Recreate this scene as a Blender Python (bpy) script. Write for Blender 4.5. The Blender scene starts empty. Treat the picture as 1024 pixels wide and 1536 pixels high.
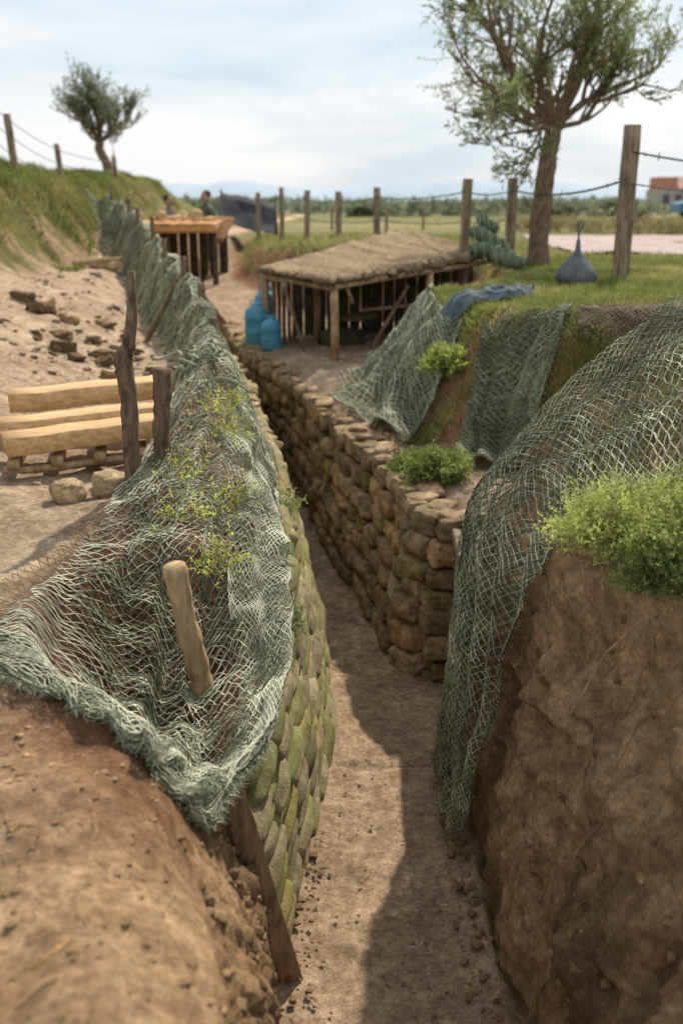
import bpy, math, random
import numpy as np
from mathutils import Vector, Matrix
random.seed(7); rng=np.random.default_rng(7)
scene=bpy.context.scene

# ---------------------------------------------------------------- helpers
def ss(t):
    t=np.clip(t,0,1); return t*t*(3-2*t)
def _h(i,j,k):
    v=np.sin(i*127.1+j*311.7+k*74.7)*43758.5453
    return v-np.floor(v)
def vnoise(x,y,z):
    x=np.asarray(x,float);y=np.asarray(y,float);z=np.asarray(z,float)+0*x
    i=np.floor(x);j=np.floor(y);k=np.floor(z)
    fx=x-i;fy=y-j;fz=z-k
    fx=fx*fx*(3-2*fx);fy=fy*fy*(3-2*fy);fz=fz*fz*(3-2*fz)
    r=0
    for a in (0,1):
        for b in (0,1):
            for c in (0,1):
                r=r+_h(i+a,j+b,k+c)*(fx if a else 1-fx)*(fy if b else 1-fy)*(fz if c else 1-fz)
    return r*2-1
def fbm(x,y,z=0.0,s=1.0,o=4):
    r=0;a=1.0;t=0
    for q in range(o):
        r=r+a*vnoise(np.asarray(x)*s+q*17.3,np.asarray(y)*s+q*5.1,np.asarray(z)*s+q*9.7)
        t+=a;a*=.5;s*=2.03
    return r/t*1.4

class MB:
    def __init__(s): s.v=[];s.f=[];s.c=[];s.n=0
    def add(s,V,F,col=(1,1,1)):
        V=np.asarray(V,float).reshape(-1,3)
        s.v.append(V)
        if isinstance(F,np.ndarray): s.f.extend((F+s.n).tolist())
        else: s.f.extend([[i+s.n for i in q] for q in F])
        c=np.asarray(col,float)
        if c.ndim==1: c=np.tile(c,(len(V),1))
        s.c.append(c); s.n+=len(V)
    def obj(s,name,mat,parent=None,smooth=True):
        me=bpy.data.meshes.new(name)
        V=np.concatenate(s.v);C=np.concatenate(s.c)
        me.from_pydata(V.tolist(),[],s.f)
        at=me.color_attributes.new(name='Col',type='FLOAT_COLOR',domain='POINT')
        at.data.foreach_set('color',np.c_[C,np.ones(len(C))].ravel())
        if smooth: me.polygons.foreach_set('use_smooth',[True]*len(me.polygons))
        me.materials.append(mat); me.update()
        o=bpy.data.objects.new(name,me); scene.collection.objects.link(o)
        if parent: o.parent=parent
        return o
def empty(name):
    o=bpy.data.objects.new(name,None); scene.collection.objects.link(o); o.empty_display_size=.1
    return o

def tube(mb,pts,rad,sides=7,col=(1,1,1),rough=0.0,cap=True):
    P=np.asarray(pts,float);n=len(P)
    R=np.broadcast_to(np.asarray(rad,float),(n,))
    T=np.gradient(P,axis=0);T/=np.linalg.norm(T,axis=1)[:,None]+1e-9
    up=np.array([0.13,.21,.97]) if abs(T[:,2]).mean()<.8 else np.array([.97,.2,.1])
    A=np.cross(T,up);A/=np.linalg.norm(A,axis=1)[:,None]+1e-9
    B=np.cross(T,A)
    th=np.linspace(0,2*np.pi,sides,endpoint=False)
    off=A[:,None,:]*np.cos(th)[None,:,None]+B[:,None,:]*np.sin(th)[None,:,None]
    rr=R[:,None]*(1+rough*rng.uniform(-1,1,(n,sides)))
    V=P[:,None,:]+off*rr[:,:,None]
    F=[]
    for i in range(n-1):
        for j in range(sides):
            k=(j+1)%sides
            F.append([i*sides+j,i*sides+k,(i+1)*sides+k,(i+1)*sides+j])
    if cap:
        F.append(list(range(sides))[::-1]);F.append([(n-1)*sides+j for j in range(sides)])
    mb.add(V.reshape(-1,3),F,col)

def beam(mb,p0,p1,w,h,col=(1,1,1),up=(0,0,1),n=7,jit=.004,ch=.12):
    p0=np.array(p0,float);p1=np.array(p1,float)
    T=p1-p0;L=np.linalg.norm(T);T/=L
    A=np.cross(T,np.array(up,float));A/=np.linalg.norm(A);B=np.cross(A,T)
    c=min(w,h)*ch
    prof=[(-w/2+c,-h/2),(w/2-c,-h/2),(w/2,-h/2+c),(w/2,h/2-c),(w/2-c,h/2),(-w/2+c,h/2),(-w/2,h/2-c),(-w/2,-h/2+c)]
    V=[]
    for i in range(n):
        q=p0+T*L*i/(n-1)+A*rng.uniform(-jit,jit)+B*rng.uniform(-jit,jit)
        for a,b in prof: V.append(q+A*a+B*b)
    F=[]
    for i in range(n-1):
        for j in range(8):
            k=(j+1)%8
            F.append([i*8+j,i*8+k,(i+1)*8+k,(i+1)*8+j])
    F.append(list(range(8))[::-1]);F.append([(n-1)*8+j for j in range(8)])
    mb.add(V,F,col)

def cubesphere(n):
    vs={};V=[];F=[]
    def g(p):
        k=tuple(np.round(p,5))
        if k not in vs: vs[k]=len(V);V.append(p)
        return vs[k]
    L=np.linspace(-1,1,n+1)
    for ax in range(3):
        for sg in (-1,1):
            for i in range(n):
                for j in range(n):
                    q=[]
                    for a,b in ((i,j),(i+1,j),(i+1,j+1),(i,j+1)):
                        p=[0,0,0];p[ax]=sg;p[(ax+1)%3]=L[a];p[(ax+2)%3]=L[b]*sg
                        q.append(g(tuple(p)))
                    F.append(q)
    V=np.array(V,float)
    return V,np.array(F)
CS={n:cubesphere(n) for n in (3,4,7,10,14)}
def blob(mb,c,size,R=None,n=7,boxy=.6,noise=.12,nf=1.6,col=(1,1,1),pinch=0,seed=None):
    V,F=CS[n]
    S=V/np.linalg.norm(V,axis=1)[:,None]
    S=S*(1-boxy)+V*boxy*np.linalg.norm(S,axis=1)[:,None]*.82
    if seed is None: seed=rng.uniform(0,100)
    d=fbm(S[:,0]+seed,S[:,1]+seed*.7,S[:,2],s=nf,o=3)
    S=S*(1+noise*d)[:,None]
    P=S*np.array(size)/2
    if pinch: P[:,2]*=1-pinch*np.abs(S[:,0])**3; P[:,1]*=1-pinch*.5*np.abs(S[:,0])**3
    if R is not None: P=P@np.array(R).T
    mb.add(P+np.array(c),F,col)
def rotm(ax,ay,az):
    return np.array((Matrix.Rotation(az,3,'Z')@Matrix.Rotation(ay,3,'Y')@Matrix.Rotation(ax,3,'X')))
def lathe(mb,c,prof,seg=20,col=(1,1,1)):
    V=[];F=[]
    for r,z in prof:
        for k in range(seg):
            a=2*math.pi*k/seg;V.append((c[0]+r*math.cos(a),c[1]+r*math.sin(a),c[2]+z))
    for i in range(len(prof)-1):
        for k in range(seg):
            l=(k+1)%seg;F.append([i*seg+k,i*seg+l,(i+1)*seg+l,(i+1)*seg+k])
    F.append(list(range(seg))[::-1]);F.append([(len(prof)-1)*seg+k for k in range(seg)])
    mb.add(V,F,col)

# ---------------------------------------------------------------- materials
def new_mat(name):
    m=bpy.data.materials.new(name);m.use_nodes=True
    nt=m.node_tree;b=nt.nodes['Principled BSDF'];return m,nt,b
def mat_noise(name,c1,c2,scale=10,bump=.3,rough=.85,stretch=(1,1,1),bscale=None,detail=8,dist=.02,transl=0,mid=(.35,.68),moss=None):
    m,nt,b=new_mat(name);N=nt.nodes;L=nt.links
    tc=N.new('ShaderNodeTexCoord');mp=N.new('ShaderNodeMapping');mp.inputs['Scale'].default_value=stretch
    L.new(tc.outputs['Object'],mp.inputs['Vector'])
    n1=N.new('ShaderNodeTexNoise');n1.inputs['Scale'].default_value=scale;n1.inputs['Detail'].default_value=detail;n1.inputs['Roughness'].default_value=.65
    L.new(mp.outputs[0],n1.inputs['Vector'])
    r=N.new('ShaderNodeValToRGB');r.color_ramp.elements[0].color=(*c1,1);r.color_ramp.elements[1].color=(*c2,1)
    r.color_ramp.elements[0].position=mid[0];r.color_ramp.elements[1].position=mid[1]
    L.new(n1.outputs['Fac'],r.inputs['Fac'])
    base=r.outputs[0]
    if moss:
        n3=N.new('ShaderNodeTexNoise');n3.inputs['Scale'].default_value=3.2;n3.inputs['Detail'].default_value=7
        L.new(mp.outputs[0],n3.inputs['Vector'])
        r3=N.new('ShaderNodeValToRGB');r3.color_ramp.elements[0].position=.52;r3.color_ramp.elements[1].position=.68
        L.new(n3.outputs['Fac'],r3.inputs['Fac'])
        m3=N.new('ShaderNodeMixRGB');L.new(r3.outputs[0],m3.inputs[0]);L.new(base,m3.inputs[1]);m3.inputs[2].default_value=(*moss,1);base=m3.outputs[0]
    at=N.new('ShaderNodeVertexColor');at.layer_name='Col'
    mx=N.new('ShaderNodeMixRGB');mx.blend_type='MULTIPLY';mx.inputs['Fac'].default_value=1
    L.new(base,mx.inputs[1]);L.new(at.outputs['Color'],mx.inputs[2])
    L.new(mx.outputs[0],b.inputs['Base Color'])
    b.inputs['Roughness'].default_value=rough
    b.inputs['Specular IOR Level'].default_value=.2
    if bump:
        n2=N.new('ShaderNodeTexNoise');n2.inputs['Scale'].default_value=bscale or scale*2.5;n2.inputs['Detail'].default_value=10;n2.inputs['Roughness'].default_value=.7
        L.new(mp.outputs[0],n2.inputs['Vector'])
        bp=N.new('ShaderNodeBump');bp.inputs['Strength'].default_value=bump;bp.inputs['Distance'].default_value=dist
        L.new(n2.outputs['Fac'],bp.inputs['Height']);L.new(bp.outputs[0],b.inputs['Normal'])
    if transl:
        tr=N.new('ShaderNodeBsdfTranslucent');L.new(mx.outputs[0],tr.inputs['Color'])
        ms=N.new('ShaderNodeMixShader');ms.inputs[0].default_value=transl
        out=N['Material Output'];L.new(b.outputs[0],ms.inputs[1]);L.new(tr.outputs[0],ms.inputs[2]);L.new(ms.outputs[0],out.inputs[0])
    return m
W=(1,1,1)
M_stone=mat_noise('stone',(.17,.125,.08),(.54,.42,.285),12,1,.9,bscale=34,dist=.03,moss=(.22,.185,.11))
M_bag=mat_noise('mossy_sacking',(.19,.17,.105),(.44,.385,.255),14,.8,.95,bscale=90,dist=.015,moss=(.235,.25,.11))
M_wood=mat_noise('fresh_timber',(.44,.28,.13),(.70,.51,.30),5,.3,.7,stretch=(1.2,9,9),bscale=12)
M_old=mat_noise('weathered_wood',(.12,.092,.065),(.40,.32,.23),9,.8,.9,stretch=(3,3,.5),bscale=25)
M_pole=mat_noise('pale_pole_wood',(.30,.20,.10),(.60,.43,.25),14,.6,.8,stretch=(2,2,.4))
M_bark=mat_noise('bark',(.10,.068,.047),(.40,.285,.195),16,1,.95,stretch=(2,2,.6),bscale=45,dist=.03)
M_leaf=mat_noise('leaves',(.75,.75,.75),(1.25,1.25,1.25),4,0,.6,transl=.42)
M_grass=mat_noise('grass_blades',(.7,.7,.7),(1.3,1.3,1.3),2,0,.7,transl=.38)
M_net=mat_noise('net_cord',(.75,.75,.75),(1.25,1.25,1.25),6,0,.8,transl=.2)
M_roof=mat_noise('roof_thatch',(.19,.135,.085),(.50,.385,.245),9,1,.95,stretch=(2.2,2.2,2),bscale=45,dist=.03)
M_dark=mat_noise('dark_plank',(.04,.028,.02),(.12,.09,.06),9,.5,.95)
M_blue=mat_noise('blue_plastic',(.07,.24,.36),(.12,.34,.48),5,.1,.45)
M_canvas=mat_noise('grey_canvas',(.085,.09,.10),(.17,.18,.19),8,.2,.8)
M_tarp=mat_noise('blue_grey_cloth',(.06,.085,.10),(.18,.225,.24),12,.7,.85,dist=.03)
M_wire=mat_noise('wire',(.07,.075,.07),(.15,.16,.15),9,0,.7)
M_plain=mat_noise('plain',(.9,.9,.9),(1.1,1.1,1.1),8,.1,.8)
M_hill=mat_noise('hazy_hill',(.9,.9,.9),(1.1,1.1,1.1),.02,0,1)
M_gravel=mat_noise('gravel',(.32,.25,.23),(.50,.41,.38),2.2,.6,.95,bscale=30)

def ground_mat():
    m,nt,b=new_mat('soil');N=nt.nodes;L=nt.links
    tc=N.new('ShaderNodeTexCoord');at=N.new('ShaderNodeVertexColor');at.layer_name='Col'
    def noise(s,d=8,r=.65):
        n=N.new('ShaderNodeTexNoise');n.inputs['Scale'].default_value=s;n.inputs['Detail'].default_value=d;n.inputs['Roughness'].default_value=r
        L.new(tc.outputs['Object'],n.inputs['Vector']);return n
    def ramp(src,a,b2,p0,p1):
        r=N.new('ShaderNodeValToRGB');r.color_ramp.elements[0].color=(*a,1);r.color_ramp.elements[1].color=(*b2,1)
        r.color_ramp.elements[0].position=p0;r.color_ramp.elements[1].position=p1;L.new(src,r.inputs['Fac']);return r
    def mul(a,c):
        x=N.new('ShaderNodeMixRGB');x.blend_type='MULTIPLY';x.inputs[0].default_value=1;L.new(a,x.inputs[1]);L.new(c,x.inputs[2]);return x
    r1=ramp(noise(2.3).outputs['Fac'],(.76,.73,.70),(1.18,1.17,1.14),.35,.65)
    r0=ramp(noise(7.5,6,.6).outputs['Fac'],(.78,.75,.72),(1.16,1.16,1.15),.38,.62)
    r2=ramp(noise(26,9,.78).outputs['Fac'],(.50,.47,.45),(1.38,1.37,1.35),.33,.66)
    v=N.new('ShaderNodeTexVoronoi');v.inputs['Scale'].default_value=70
    L.new(tc.outputs['Object'],v.inputs['Vector'])
    r3=ramp(v.outputs['Distance'],(1.14,1.12,1.08),(.92,.92,.92),.05,.5)
    x=mul(at.outputs['Color'],r1.outputs[0]);x=mul(x.outputs[0],r0.outputs[0]);x=mul(x.outputs[0],r2.outputs[0]);x=mul(x.outputs[0],r3.outputs[0])
    L.new(x.outputs[0],b.inputs['Base Color']);b.inputs['Roughness'].default_value=.95;b.inputs['Specular IOR Level'].default_value=.12
    b1=N.new('ShaderNodeBump');b1.inputs['Strength'].default_value=1;b1.inputs['Distance'].default_value=.06
    L.new(noise(11,12,.75).outputs['Fac'],b1.inputs['Height'])
    b2=N.new('ShaderNodeBump');b2.inputs['Strength'].default_value=1;b2.inputs['Distance'].default_value=.014
    L.new(noise(80,8,.8).outputs['Fac'],b2.inputs['Height']);L.new(b1.outputs[0],b2.inputs['Normal'])
    L.new(b2.outputs[0],b.inputs['Normal'])
    return m
M_soil=ground_mat()

# ---------------------------------------------------------------- terrain
def tab(t): a=np.array(t,float); return lambda y: [np.interp(y,a[:,0],a[:,k]) for k in range(1,a.shape[1])]
LT=tab([(0,-.12,-.22,1.16),(1.5,-.13,-.23,1.16),(1.75,-.17,-.28,1.14),(2.14,-.2,-.37,1.06),(2.6,-.25,-.43,.95),(2.85,-.28,-.42,.92),(3.04,-.31,-.38,.96),(3.4,-.26,-.34,1.05),(3.9,-.19,-.32,1.1),
 (4.76,-.13,-.33,1.15),(5.96,-.18,-.45,1.18),(7,-.31,-.62,1.2),(9,-.60,-.98,1.22),(10.5,-.86,-1.28,1.25),(14,-1.95,-2.3,1.3),(18,-3.05,-3.35,1.35),(21,-3.5,-3.9,1.5),(23,-3.6,-3.9,2),(40,-3.6,-3.9,2)])
RT=tab([(0,.6,1.1,1.6),(2.0,.6,1.08,1.6),(2.7,.6,1.0,1.6),(3.06,.6,.8,1.6),(3.6,.6,.68,1.5),(4.3,.57,.6,1.36),(4.42,.58,.66,1.25),(4.46,1.35,1.4,1.05),(5.40,1.35,1.4,1.0),
 (5.46,.52,.66,.95),(5.7,.38,.54,.95),(6.4,.24,.42,.97),(7.65,-.04,.07,1.0),(9.7,-.38,-.42,1.05),(11.4,-.85,-.99,1.1),(12.2,-1.1,-1.22,1.1),(13.7,-1.4,-1.5,1.12),(18,-2.4,-2.5,1.3),(21,-2.7,-2.7,1.5),(23,-2.9,-2.7,2),(40,-2.9,-2.7,2)])
PLAT=np.array([(60,6.6),(2.2,6.85),(1.55,6.95),(1.15,7.4),(.8,8.3),(.68,9.0),(.85,9.7),(1.75,10.8),(2.1,12),(1.95,14.1),(.5,14.9),(-.5,16.2),(-1.5,19),(-2.0,24),(-2.0,5000),(5000,5000),(5000,6.6)],float)
MND=np.array([(-5,-5),(-5,4.3),(.6,4.32),(1.2,4.42),(2.2,4.5),(60,4.6),(60,-5)],float)
def sdist(poly,x,y):
    x=np.asarray(x,float);y=np.asarray(y,float)
    d=np.full(x.shape,1e18);ins=np.zeros(x.shape,bool);n=len(poly)
    for i in range(n):
        ax,ay=poly[i];bx,by=poly[(i+1)%n];ex,ey=bx-ax,by-ay
        t=np.clip(((x-ax)*ex+(y-ay)*ey)/(ex*ex+ey*ey),0,1)
        d=np.minimum(d,(x-ax-t*ex)**2+(y-ay-t*ey)**2)
        if ay!=by:
            c=((ay>y)!=(by>y))&(x<(bx-ax)*(y-ay)/(by-ay)+ax);ins^=c
    return np.where(ins,1,-1)*np.sqrt(d)
def G(x,y):
    x=np.asarray(x,float);y=np.asarray(y,float)
    lb,ll,lz=LT(y);rb,rl,rz=RT(y)
    left=x<(ll+rl)/2
    wob=.12*fbm(x,y,0,.8,3)
    zl=1.38+.5*ss((-1.7-x)/2.0)+.03*fbm(x,y,2,1.6,3)
    r=np.sqrt(((x+.56)/.5)**2+((y-3.25)/.68)**2)
    zl=zl-.60*(1-ss((r-.45)/.6))
    zl=zl-.06*ss((3-y)/.6)
    zl=zl+.032*fbm(x,y,9,4.2,3)*ss((2.9-y)/.3)
    zl=zl+.10*np.exp(-((x+.78)/.22)**2-((y-4.45)/.35)**2)
    bank=(1.42+.12*fbm(x,y,6,.9,3))*ss((-3.6-x+wob)/1.5)*(1-ss((y-24)/22))
    zl=zl+bank
    far=2.0+.12*fbm(x,y,0,.12,3)*ss((y-24)/20)
    zl=np.where(y>20,zl+(far+bank-zl)*ss((y-20)/8),zl)
    zt=1.0+.15*ss((y-8)/2)+.35*ss((y-15)/6)
    d=sdist(PLAT,x,y)+.10*fbm(x,y,0,1.3,3)
    zp=zt+(1.98+.06*fbm(x,y,3,.9,3)-zt)*ss((d+.55)/.7)
    zp=zp+.22*np.exp(-((x-.3)/1.6)**2-((y-17.5)/1.8)**2)
    d1=sdist(MND,x,y)+.05*fbm(x,y,0,2,3)
    h1=np.minimum(1.55+.72*np.maximum(x-.62,0),2.32)+.04*fbm(x,y,1,2.5,3)
    zm=zt+(h1-zt)*ss((d1+.4)/.5)
    zr=np.maximum(zp,zm)
    zr=zr+(far-zr)*ss((y-22)/8)
    z=np.where(left,zl,zr)
    return z
def surf(x,y):
    x=np.asarray(x,float);y=np.asarray(y,float)
    lb,ll,lz=LT(y);rb,rl,rz=RT(y)
    g=G(x,y)
    dl=ll-x;dr=x-rl
    tl=np.clip(dl/.3,0,1);tl=np.where(y<3,1-(1-tl)**2.2,ss(tl))
    z=np.where(dl>=0,lz+(g-lz)*tl,np.where(dr>=0,rz+(g-rz)*ss(dr/.28),0))
    inside=(dl<0)&(dr<0)
    n=.018*fbm(x,y,0,5,4)+.009*fbm(x,y,0,17,3)
    n=n*np.where(y>30,0,1)
    return np.where(inside,0,z+n*np.minimum(1,np.maximum(dl,dr)/.05))
ys=np.concatenate([np.arange(.3,4.4,.020),np.linspace(4.4,4.5,11),np.arange(4.53,5.37,.04),np.linspace(5.38,5.5,13),np.arange(5.54,9,.045),np.arange(9,15,.08),np.arange(15,24,.18)])
q=24.;f=[]
while q<4000: f.append(q);q*=1.11
ys=np.concatenate([ys,f])
dn=np.concatenate([np.arange(.012,1.4,.028),np.arange(1.4,4.6,.08)])
g=[];q=4.6
while q<4000: g.append(q);q*=1.16
dn=np.concatenate([dn,g])
dR=np.concatenate([np.arange(.012,2.4,.036),np.arange(2.4,5,.09),np.array(g)*1.1])
Xs=[];Ys=[];Zs=[];kind=[]
lb,ll,lz=LT(ys);rb,rl,rz=RT(ys)
fade=ss((ys-19.5)/2.5)
def put(x,y,z,k): Xs.append(x+0*ys);Ys.append(y+0*ys);Zs.append(z+0*ys);kind.append(k)
for d in dn[::-1]:
    x=ll-d;put(x,ys,surf(x,ys),0)
floorz=fade*np.minimum(lz,rz)*.99
nearL=1-ss((ys-2.7)/.3)
for t in np.linspace(0,1,50)[::-1]:
    x=lb+(ll-lb)*(t+(t**3-t)*.9*nearL);z=floorz+(lz-floorz)*t
    bul=np.sin(np.pi*np.clip(t,0.03,.97))**.6
    nz=fbm(x*0+3,ys,z,4,4)
    n2=fbm(x*0+9,ys*1.0,z*.8,9,4)
    n3=fbm(x*0+19,ys*1.0,z,26,3)
    x=x+bul*(nz*.04+nearL*(.05*n2+.02*n3+.03))
    put(x,ys,z,1)
for t in np.linspace(0,1,28)[1:-1]:
    x=lb+(rb-lb)*t
    put(x,ys,floorz+.022*fbm(x,ys,0,3,4)+.05*np.abs(2*t-1)**4+.008*fbm(x,ys,0,16,3),2)
def wallx(t,yv,z,rbv,rlv):
    prof=t**1.5*.55+t*.45
    x=rbv+(rlv-rbv)*prof
    amp=np.sin(np.pi*np.clip(t,.05,.95))**.5*np.where(yv<4.44,1,.25)
    wy=yv+.10*fbm(yv*0+5,yv,z,3,3);wz=z+.1*fbm(yv*0+8,yv,z,4,2)
    ridg=1-2*np.abs(fbm(yv*0+11,wy,wz*.45,2.6,2))
    rid2=1-2*np.abs(fbm(yv*0+31,wy,wz*.6,6.5,2))
    n=.055*ridg+.034*rid2+.04*fbm(yv*0,wy*1.6,wz,4,3)+.024*fbm(yv*0+2,yv,z*.9,15,3)+.012*fbm(yv*0+4,yv,z,34,2)
    cr=np.clip(fbm(yv*0+21,wy*1.6,wz*.35,2.6,3)-.4,0,1)
    lg=np.clip(fbm(yv*0+41,yv*.7,z*3.2,2.4,3)-.25,0,1)
    return x+amp*(n+.22*cr-.13*lg)
for t in np.linspace(0,1,84):
    z=floorz+(rz-floorz)*t
    put(wallx(t,ys,z,rb,rl),ys,z,3)
for d in dR:
    x=rl+d;put(x,ys,surf(x,ys),4)
X=np.array(Xs);Z=np.array(Zs);Y=np.array(Ys);K=np.array(kind)[:,None]+0*X
nc,nr=X.shape
idx=np.arange(nc*nr).reshape(nc,nr)
F=np.stack([idx[:-1,:-1],idx[1:,:-1],idx[1:,1:],idx[:-1,1:]],-1).reshape(-1,4)
def C(*c): return np.array(c,float)
sand=C(.66,.52,.385);tan=C(.66,.46,.275);pink=C(.64,.495,.375);wall=C(.49,.335,.205);red=C(.40,.225,.135);floorc=C(.66,.505,.365);gr=C(.18,.195,.065);dry=C(.38,.32,.155)
def mixc(a,b,t): return a+(b-a)*t[...,None]
n1=fbm(X,Y,0,.9,4);n2=fbm(X,Y,4,3.5,4)
col=np.zeros(X.shape+(3,))+sand
col=mixc(col,tan,ss((3.0-Y)/.5)*.85)
col=mixc(col,pink,ss(n1*1.2)*.6)
col=mixc(col,wall,ss(n2*1.5-.5)*.35)
r=np.sqrt(((X+.56)/.55)**2+((Y-3.4)/1.3)**2)
col=mixc(col,red*.8,(1-ss((r-.7)/.6))*(X<0))
bankm=ss((-3.6-X+.5*n1)/.5)*(1-ss((Y-60)/40))
col=mixc(col,wall*.8,bankm*.75*(X<0));col=mixc(col,gr*1.0,ss((-3.9-X+.8*n2)/.4)*.9)
colR=np.zeros(X.shape+(3,))+pink*.8
dP=sdist(PLAT,X,Y)
colR=mixc(colR,red,ss((dP+.65)/.2))
colR=mixc(colR,wall*.7,ss((dP+.6)/.2)*ss(n2*1.5)*.6)
colR=mixc(colR,gr,ss((dP+.06+.14*n2)/.1))
colR=mixc(colR,dry,ss((dP-.3)/.5)*ss(n1*.9+.35)*.55)
dM=sdist(MND,X,Y)
colR=mixc(colR,wall,ss((dM+.5)/.2)*(Y<5))
colR=mixc(colR,gr*.9,ss((dM-.0+.1*n2)/.1)*.6*(X>.9))
farm=ss((Y-18)/14)
fc=mixc(np.zeros(X.shape+(3,))+C(.20,.22,.09),C(.35,.31,.16),ss(fbm(X*.35,Y*1.2,0,.12,3)*1.4+.3))
colR=mixc(colR,fc,farm)
isR=(K>=4)
col=np.where(isR[...,None],colR,col)
col=mixc(col,fc,ss((Y-26)/14)*(X>-4))
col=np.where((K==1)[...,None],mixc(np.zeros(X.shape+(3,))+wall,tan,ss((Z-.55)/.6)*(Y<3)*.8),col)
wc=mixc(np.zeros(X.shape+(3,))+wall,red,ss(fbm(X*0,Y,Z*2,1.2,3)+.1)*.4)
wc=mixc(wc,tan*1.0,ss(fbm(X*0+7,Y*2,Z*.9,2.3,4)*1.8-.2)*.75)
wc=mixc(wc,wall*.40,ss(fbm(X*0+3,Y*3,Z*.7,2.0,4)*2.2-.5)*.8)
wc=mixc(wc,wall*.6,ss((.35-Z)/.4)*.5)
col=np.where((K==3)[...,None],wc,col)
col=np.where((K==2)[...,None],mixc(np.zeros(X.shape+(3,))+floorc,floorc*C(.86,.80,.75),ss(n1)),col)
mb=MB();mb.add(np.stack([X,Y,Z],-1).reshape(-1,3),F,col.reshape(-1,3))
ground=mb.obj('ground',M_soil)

mb=MB()
gx=np.linspace(0,1,60);gy=np.linspace(0,1,14)
V=[]
for v in gy:
    y=15.8+v*10+.0*gx
    x=3.6+.9*v+ (gx**2)*60
    V.append(np.stack([x,y+.15*np.sin(gx*9),surf(x,y)+.03],-1))
V=np.array(V);i=np.arange(14*60).reshape(14,60)
mb.add(V.reshape(-1,3),np.stack([i[:-1,:-1],i[:-1,1:],i[1:,1:],i[1:,:-1]],-1).reshape(-1,4),(1,1,1))
mb.obj('gravel_road',M_gravel)

mb=MB()
def scatter_stones(n,xr,yr,s0,s1,c,zf=None,fn=None):
    for k in range(n):
        x=rng.uniform(*xr);y=rng.uniform(*yr);s=s0*(s1/s0)**(rng.random()**2.6)
        if fn and not fn(x,y): continue
        z=zf if zf is not None else float(surf(x,y))
        cc=np.array(c)*rng.uniform(.8,1.15)
        blob(mb,(x,y,z+s*.05),(s*rng.uniform(.8,1.4),s,s*rng.uniform(.45,.7)),rotm(0,0,rng.uniform(0,3)),n=3,noise=.3,col=cc)
scatter_stones(260,(-2.6,-.55),(4.2,9),.012,.045,sand*.95)
scatter_stones(240,(-3.4,-1.2),(7,12),.02,.08,sand*.8)
scatter_stones(60,(-3.8,-2.4),(11,18),.04,.14,sand*.8)
scatter_stones(420,(-1.0,-.2),(1.3,2.7),.006,.025,tan*.95,fn=lambda x,y:x<float(LT(y)[1]))
scatter_stones(260,(-.15,.55),(2.5,4.6),.005,.018,floorc*1.0,zf=.01)
scatter_stones(80,(-.05,.4),(4.6,6.2),.008,.025,floorc*.9,zf=.01)
scatter_stones(120,(-.1,1.0),(5.6,9.5),.015,.06,sand*.9)
scatter_stones(170,(.44,.58),(2.4,4.4),.010,.045,wall,zf=.03)
scatter_stones(90,(-.22,-.08),(2.5,3.9),.010,.04,wall,zf=.03)
mb.obj('loose_stones',M_soil)
mb=MB()
for k in range(560):
    y=rng.uniform(1.6,4.35);t=rng.uniform(.05,.95)
    b_,l_,z_=[float(a) for a in RT(y)];z=z_*t
    x=float(wallx(t,np.array([y]),np.array([z]),b_,l_)[0]);s=.010*(4.5)**(rng.random()**2.4)
    blob(mb,(x+s*.25,y,z),(s,s*rng.uniform(.8,1.5),s*rng.uniform(.7,1.6)),rotm(rng.uniform(-1,1),0,0),n=3,noise=.35,col=wall*rng.uniform(.75,1.3))
for k in range(300):
    y=rng.uniform(1.3,2.9);t=rng.uniform(.3,1)
    b_,l_,z_=[float(a) for a in LT(y)];s=.010*(4)**(rng.random()**2)
    x=b_+(l_-b_)*(t+(t**3-t)*.9)+.025*math.sin(math.pi*t)
    blob(mb,(x,y,z_*t),(s,s*rng.uniform(.8,1.5),s),None,n=3,noise=.35,col=tan*rng.uniform(.6,1.05))
mb.obj('earth_clods',M_soil)

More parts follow.
